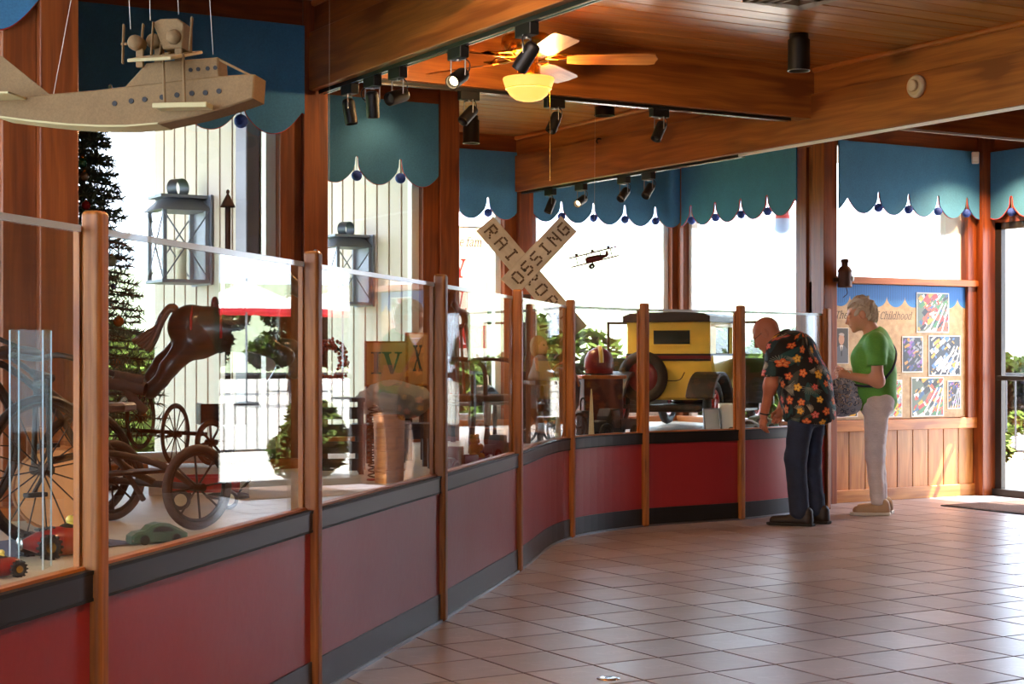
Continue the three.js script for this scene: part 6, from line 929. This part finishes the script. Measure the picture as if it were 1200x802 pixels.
// ---------------------------------------------------------------- outside
{
  const tGrass = dataTex(256, 256, (u, v) => lerp3([120, 140, 74], [84, 108, 50], fbm(u, v, 10, 10, 44, 5)));
  const ground = setting('ground_lawn', 'sloping green ground outside the windows', 'ground');
  const g = new THREE.PlaneGeometry(400, 300, 60, 40); g.rotateX(-Math.PI / 2); g.translate(20, -0.62, -160);
  const p = g.attributes.position; for (let i = 0; i < p.count; i++) { const d = Math.max(0, -p.getZ(i) - 14); p.setY(i, -0.62 - d * 0.035 + 0.6 * (fbm(p.getX(i) / 400 + 0.5, p.getZ(i) / 400 + 0.5, 9, 9, 3, 3) - 0.5) * Math.min(1, d / 20)); }
  g.computeVertexNormals(); mesh('lawn', metric(g, 'x', false), mat(0xffffff, 0.95, { map: rep(tGrass, 4, 4) }), ground);
  const patio = setting('ground_patio', 'pale concrete patio beyond the glass door', 'ground');
  const tCon = dataTex(256, 256, (u, v) => { const q = 150 + 40 * fbm(u, v, 8, 8, 66, 5); return [q, q * 0.96, q * 0.9]; });
  mesh('slab', span(10.62, 75, -0.3, -0.03, -60, 12), mat(0xffffff, 0.85, { map: rep(tCon, 2, 2) }), patio);
  // far ridge
  const ridge = setting('terrain_ridge', 'pale hazy mountain ridge far beyond the upper window', 'mountain');
  const pts = [], uvs = []; const N = 80; const hgt = (t) => 34 + 22 * Math.exp(-Math.pow((t - 0.53) / 0.1, 2)) + 10 * fbm(t, 0.3, 7, 3, 91, 4) + 8 * Math.exp(-Math.pow((t - 0.3) / 0.12, 2));
  for (let i = 0; i < N; i++) { const q = (t) => [Math.sin(-0.25 + t * 1.5) * 900, Math.cos(-0.25 + t * 1.5) * -900]; const [x0, z0] = q(i / N), [x1, z1] = q((i + 1) / N), h0 = hgt(i / N), h1 = hgt((i + 1) / N); const k = 0.72;
    pts.push(x0 * k, -20, z0 * k, x1 * k, -20, z1 * k, x1, h1, z1, x0 * k, -20, z0 * k, x1, h1, z1, x0, h0, z0, x0, h0, z0, x1, h1, z1, x1 * 1.3, -20, z1 * 1.3, x0, h0, z0, x1 * 1.3, -20, z1 * 1.3, x0 * 1.3, -20, z0 * 1.3); }
  const rg = new THREE.BufferGeometry(); rg.setAttribute('position', new THREE.Float32BufferAttribute(pts, 3)); rg.computeVertexNormals();
  mesh('ridge', rg, mat(0x7c8468, 1.0), ridge);
  // eave over the glass door
  const eave = setting('roof_eave', 'roof overhang outside the glass door', 'roof');
  mesh('eave_deck', span(10.7, 11.55, 2.9, 3.05, -10.6, 3), M.vinyl, eave);
  const roof = setting('roof_deck', 'flat roof edge over the window bays', 'roof');
  mesh('roof_body', [span(-2.6, 1.75, CEIL + 0.02, CEIL + 0.3, -6.45, -5.9), span(1.45, 3.7, CEIL + 0.02, CEIL + 0.3, -8.5, -6), span(3.3, 5.6, CEIL + 0.02, CEIL + 0.3, -10.5, -8), span(5.2, 9.1, CEIL + 0.02, CEIL + 0.3, -12.5, -10)], M.vinyl, roof);
}
// trees and shrubs
const leafMats = [0x86a552, 0x76964a, 0x93b060].map((c) => mat(c, 0.95, { side: THREE.DoubleSide, transmission: 0.5 }));
const barkMat = mat(0x5b4a3a, 0.9, { bumpMap: grainBump, bumpScale: 0.01 });
function leafCloud(n, blobs, size) {
  const pos = [], nor = [];
  for (let i = 0; i < n; i++) {
    const b = blobs[rnd() * blobs.length | 0]; let d = V(rr(-1, 1), rr(-1, 1), rr(-1, 1)); if (d.lengthSq() > 1 || d.lengthSq() < 0.04) { i--; continue; }
    const r = Math.pow(d.length(), 0.45); d.normalize().multiplyScalar(r);
    const c = V(b[0] + d.x * b[3], b[1] + d.y * b[4], b[2] + d.z * b[3]), u = V(rr(-1, 1), rr(-0.6, 0.6), rr(-1, 1)).normalize(), w = V(rr(-1, 1), rr(-1, 1), rr(-1, 1)).cross(u).normalize(), s = size * rr(0.6, 1.3);
    const A = c.clone().addScaledVector(u, -s), B = c.clone().addScaledVector(w, s * 0.45), C = c.clone().addScaledVector(u, s), D = c.clone().addScaledVector(w, -s * 0.45), n3 = u.clone().cross(w).normalize();
    for (const q of [A, B, C, A, C, D]) { pos.push(q.x, q.y, q.z); nor.push(n3.x, n3.y, n3.z); }
  }
  const g = new THREE.BufferGeometry(); g.setAttribute('position', new THREE.Float32BufferAttribute(pos, 3)); g.setAttribute('normal', new THREE.Float32BufferAttribute(nor, 3)); return g;
}
const treeKinds = [0, 1, 2].map((k) => ({
  leaf: leafCloud(4200, Array.from({ length: 9 }, () => [rr(-1.5, 1.5), rr(1.7, 3.7), rr(-1.5, 1.5), rr(0.7, 1.15), rr(0.6, 0.95)]), 0.21),
  trunk: merge([rod([0, -0.2, 0], [0.1, 2.2, 0], 0.16, 0.1, 8), rod([0.1, 2.0, 0], [0.8, 3.2, 0.3], 0.08, 0.03, 6), rod([0.05, 1.8, 0], [-0.7, 3.0, -0.3], 0.08, 0.03, 6)]),
}));
function tree(label, x, z, s, k, y = 0, group = 'broad trees beyond the windows') {
  const t = thing('tree', label, 'tree', [x, y, z], rr(0, 6), group);
  mesh('foliage', treeKinds[k].leaf, leafMats[(k + (x * 7 | 0)) % 3 < 0 ? 0 : Math.abs(k + (x * 7 | 0)) % 3], t); mesh('trunk', treeKinds[k].trunk, barkMat, t); t.scale.setScalar(s); return t;
}
{
  const lab = 'hazy green tree on the slope beyond the window behind the crossing sign', lab2 = 'hazy green tree on the slope beyond the window behind the carousel horse', lab3 = 'green tree beyond the patio outside the glass door';
  const gy = (z) => -0.7 - Math.max(0, -z - 14) * 0.035;
  for (const [x, z, s, k] of [[11.3, -23, 0.62, 0], [14.4, -25.5, 0.66, 1], [18.0, -24, 0.62, 2], [21.6, -25, 0.66, 0], [7.6, -27, 0.68, 2], [12.2, -30, 0.85, 1], [18.5, -31, 0.85, 0], [25, -28, 0.7, 1], [15.4, -20.5, 0.6, 2], [8.6, -20, 0.6, 0], [10.6, -17.5, 0.42, 1], [13.2, -17.2, 0.4, 2], [16.6, -17.6, 0.42, 0], [19.2, -18.5, 0.45, 1], [21.8, -20, 0.5, 2]]) tree(lab, x, z, s, k, gy(z));
  for (const [x, z, s, k] of [[2.2, -16.5, 0.5, 0], [5.0, -17.5, 0.55, 1], [0.6, -20, 0.6, 2], [3.6, -23, 0.75, 0], [6.9, -23.5, 0.6, 1]]) tree(lab2, x, z, s, k, gy(z), 'broad trees beyond the left windows');
  for (const [x, z, s, k] of [[46, -24, 0.7, 0], [48, -28.5, 0.75, 1], [47, -20, 0.7, 2], [52, -33, 0.8, 0], [50, -16, 0.75, 1]]) tree(lab3, x, z, s, k, -0.1, 'trees beyond the patio');
  const shrubLeaf = leafCloud(1500, [[0, 0.3, 0, 0.28, 0.26], [0.15, 0.45, 0.1, 0.2, 0.2], [-0.15, 0.4, -0.05, 0.22, 0.2], [0.02, 0.62, 0, 0.15, 0.16]], 0.055), shrubStem = merge([rod([0, 0, 0], [0.05, 0.5, 0], 0.015, 0.008, 6), rod([0, 0, 0], [-0.12, 0.42, 0.04], 0.012, 0.006, 6), rod([0, 0, 0], [0.14, 0.44, -0.05], 0.012, 0.006, 6)]);
  const shrub = (label, x, z, s, y) => { const t = thing('shrub', label, 'shrub', [x, y, z], rr(0, 6), 'leafy shrubs by the building'); mesh('foliage', shrubLeaf, leafMats[2], t); mesh('stem', shrubStem, barkMat, t); t.scale.setScalar(s); };
  for (const [x, z, s] of [[11.3, -9.9, 0.8], [12.1, -10.4, 1.0], [11.3, -10.9, 0.9]]) shrub('leafy green shrub in the bed right outside the glass door', x, z, s, -0.05);
  for (const [x, z, s] of [[5.0, -13.4, 1.4], [6.1, -13.9, 1.6], [2.6, -11.4, 1.3]]) shrub('leafy green shrub under the outer wall by the display windows', x, z, s, -0.6);
}
// patio umbrellas and railing
{
  const cloth = mat(0xf2ece2, 0.85, { side: THREE.DoubleSide, transmission: 0.25 }), redCloth = mat(0xc8232b, 0.8, { side: THREE.DoubleSide });
  const umbrella = (label, x, z, s) => {
    const t = thing('patio_umbrella', label, 'umbrella', [x, -0.03, z], 0.3, 'white patio umbrellas');
    const cone = new THREE.ConeGeometry(1.5, 0.65, 8, 4, true); cone.translate(0, 2.45, 0);
    mesh('canopy', cone, cloth, t);
    const hem = new THREE.CylinderGeometry(1.5, 1.5, 0.09, 8, 1, true); hem.translate(0, 2.09, 0); mesh('hem', hem, redCloth, t, 'red edging');
    mesh('pole', rod([0, 0, 0], [0, 2.85, 0], 0.025), M.steel, t); mesh('foot', lathe([[0, 0], [0.3, 0], [0.28, 0.06], [0.05, 0.1], [0, 0.1]]), M.black, t);
    for (let k = 0; k < 8; k++) { const a = (k + 0.0) * Math.PI / 4; mesh('rib', rod([0, 2.74, 0], [Math.sin(a) * 1.48, 2.12, Math.cos(a) * 1.48], 0.01, 0.01, 5), M.steel, t); }
    t.scale.setScalar(s);
  };
  umbrella('white patio umbrella with red edging standing between the two others', 34.0, -20.2, 1.1); umbrella('white patio umbrella with red edging closest to the far trees', 38.5, -24.5, 1.15); umbrella('white patio umbrella with red edging farthest from the corner of the building', 35.0, -16.2, 1.1);
  const r = thing('patio_railing', 'black metal railing with upright bars at the edge of the patio', 'railing', [14.6, -0.03, -12]);
  mesh('top_rail', span(-0.02, 0.02, 0.98, 1.02, -4, 3.2), M.black, r); mesh('bottom_rail', span(-0.015, 0.015, 0.1, 0.13, -4, 3.2), M.black, r);
  const barG = bx(0.016, 0.88, 0.016, 0, 0.55, 0); for (let z = -4; z <= 3.2; z += 0.14) mesh('bar', barG, M.black, r).position.z = z;
}
renderer.render(scene, camera);
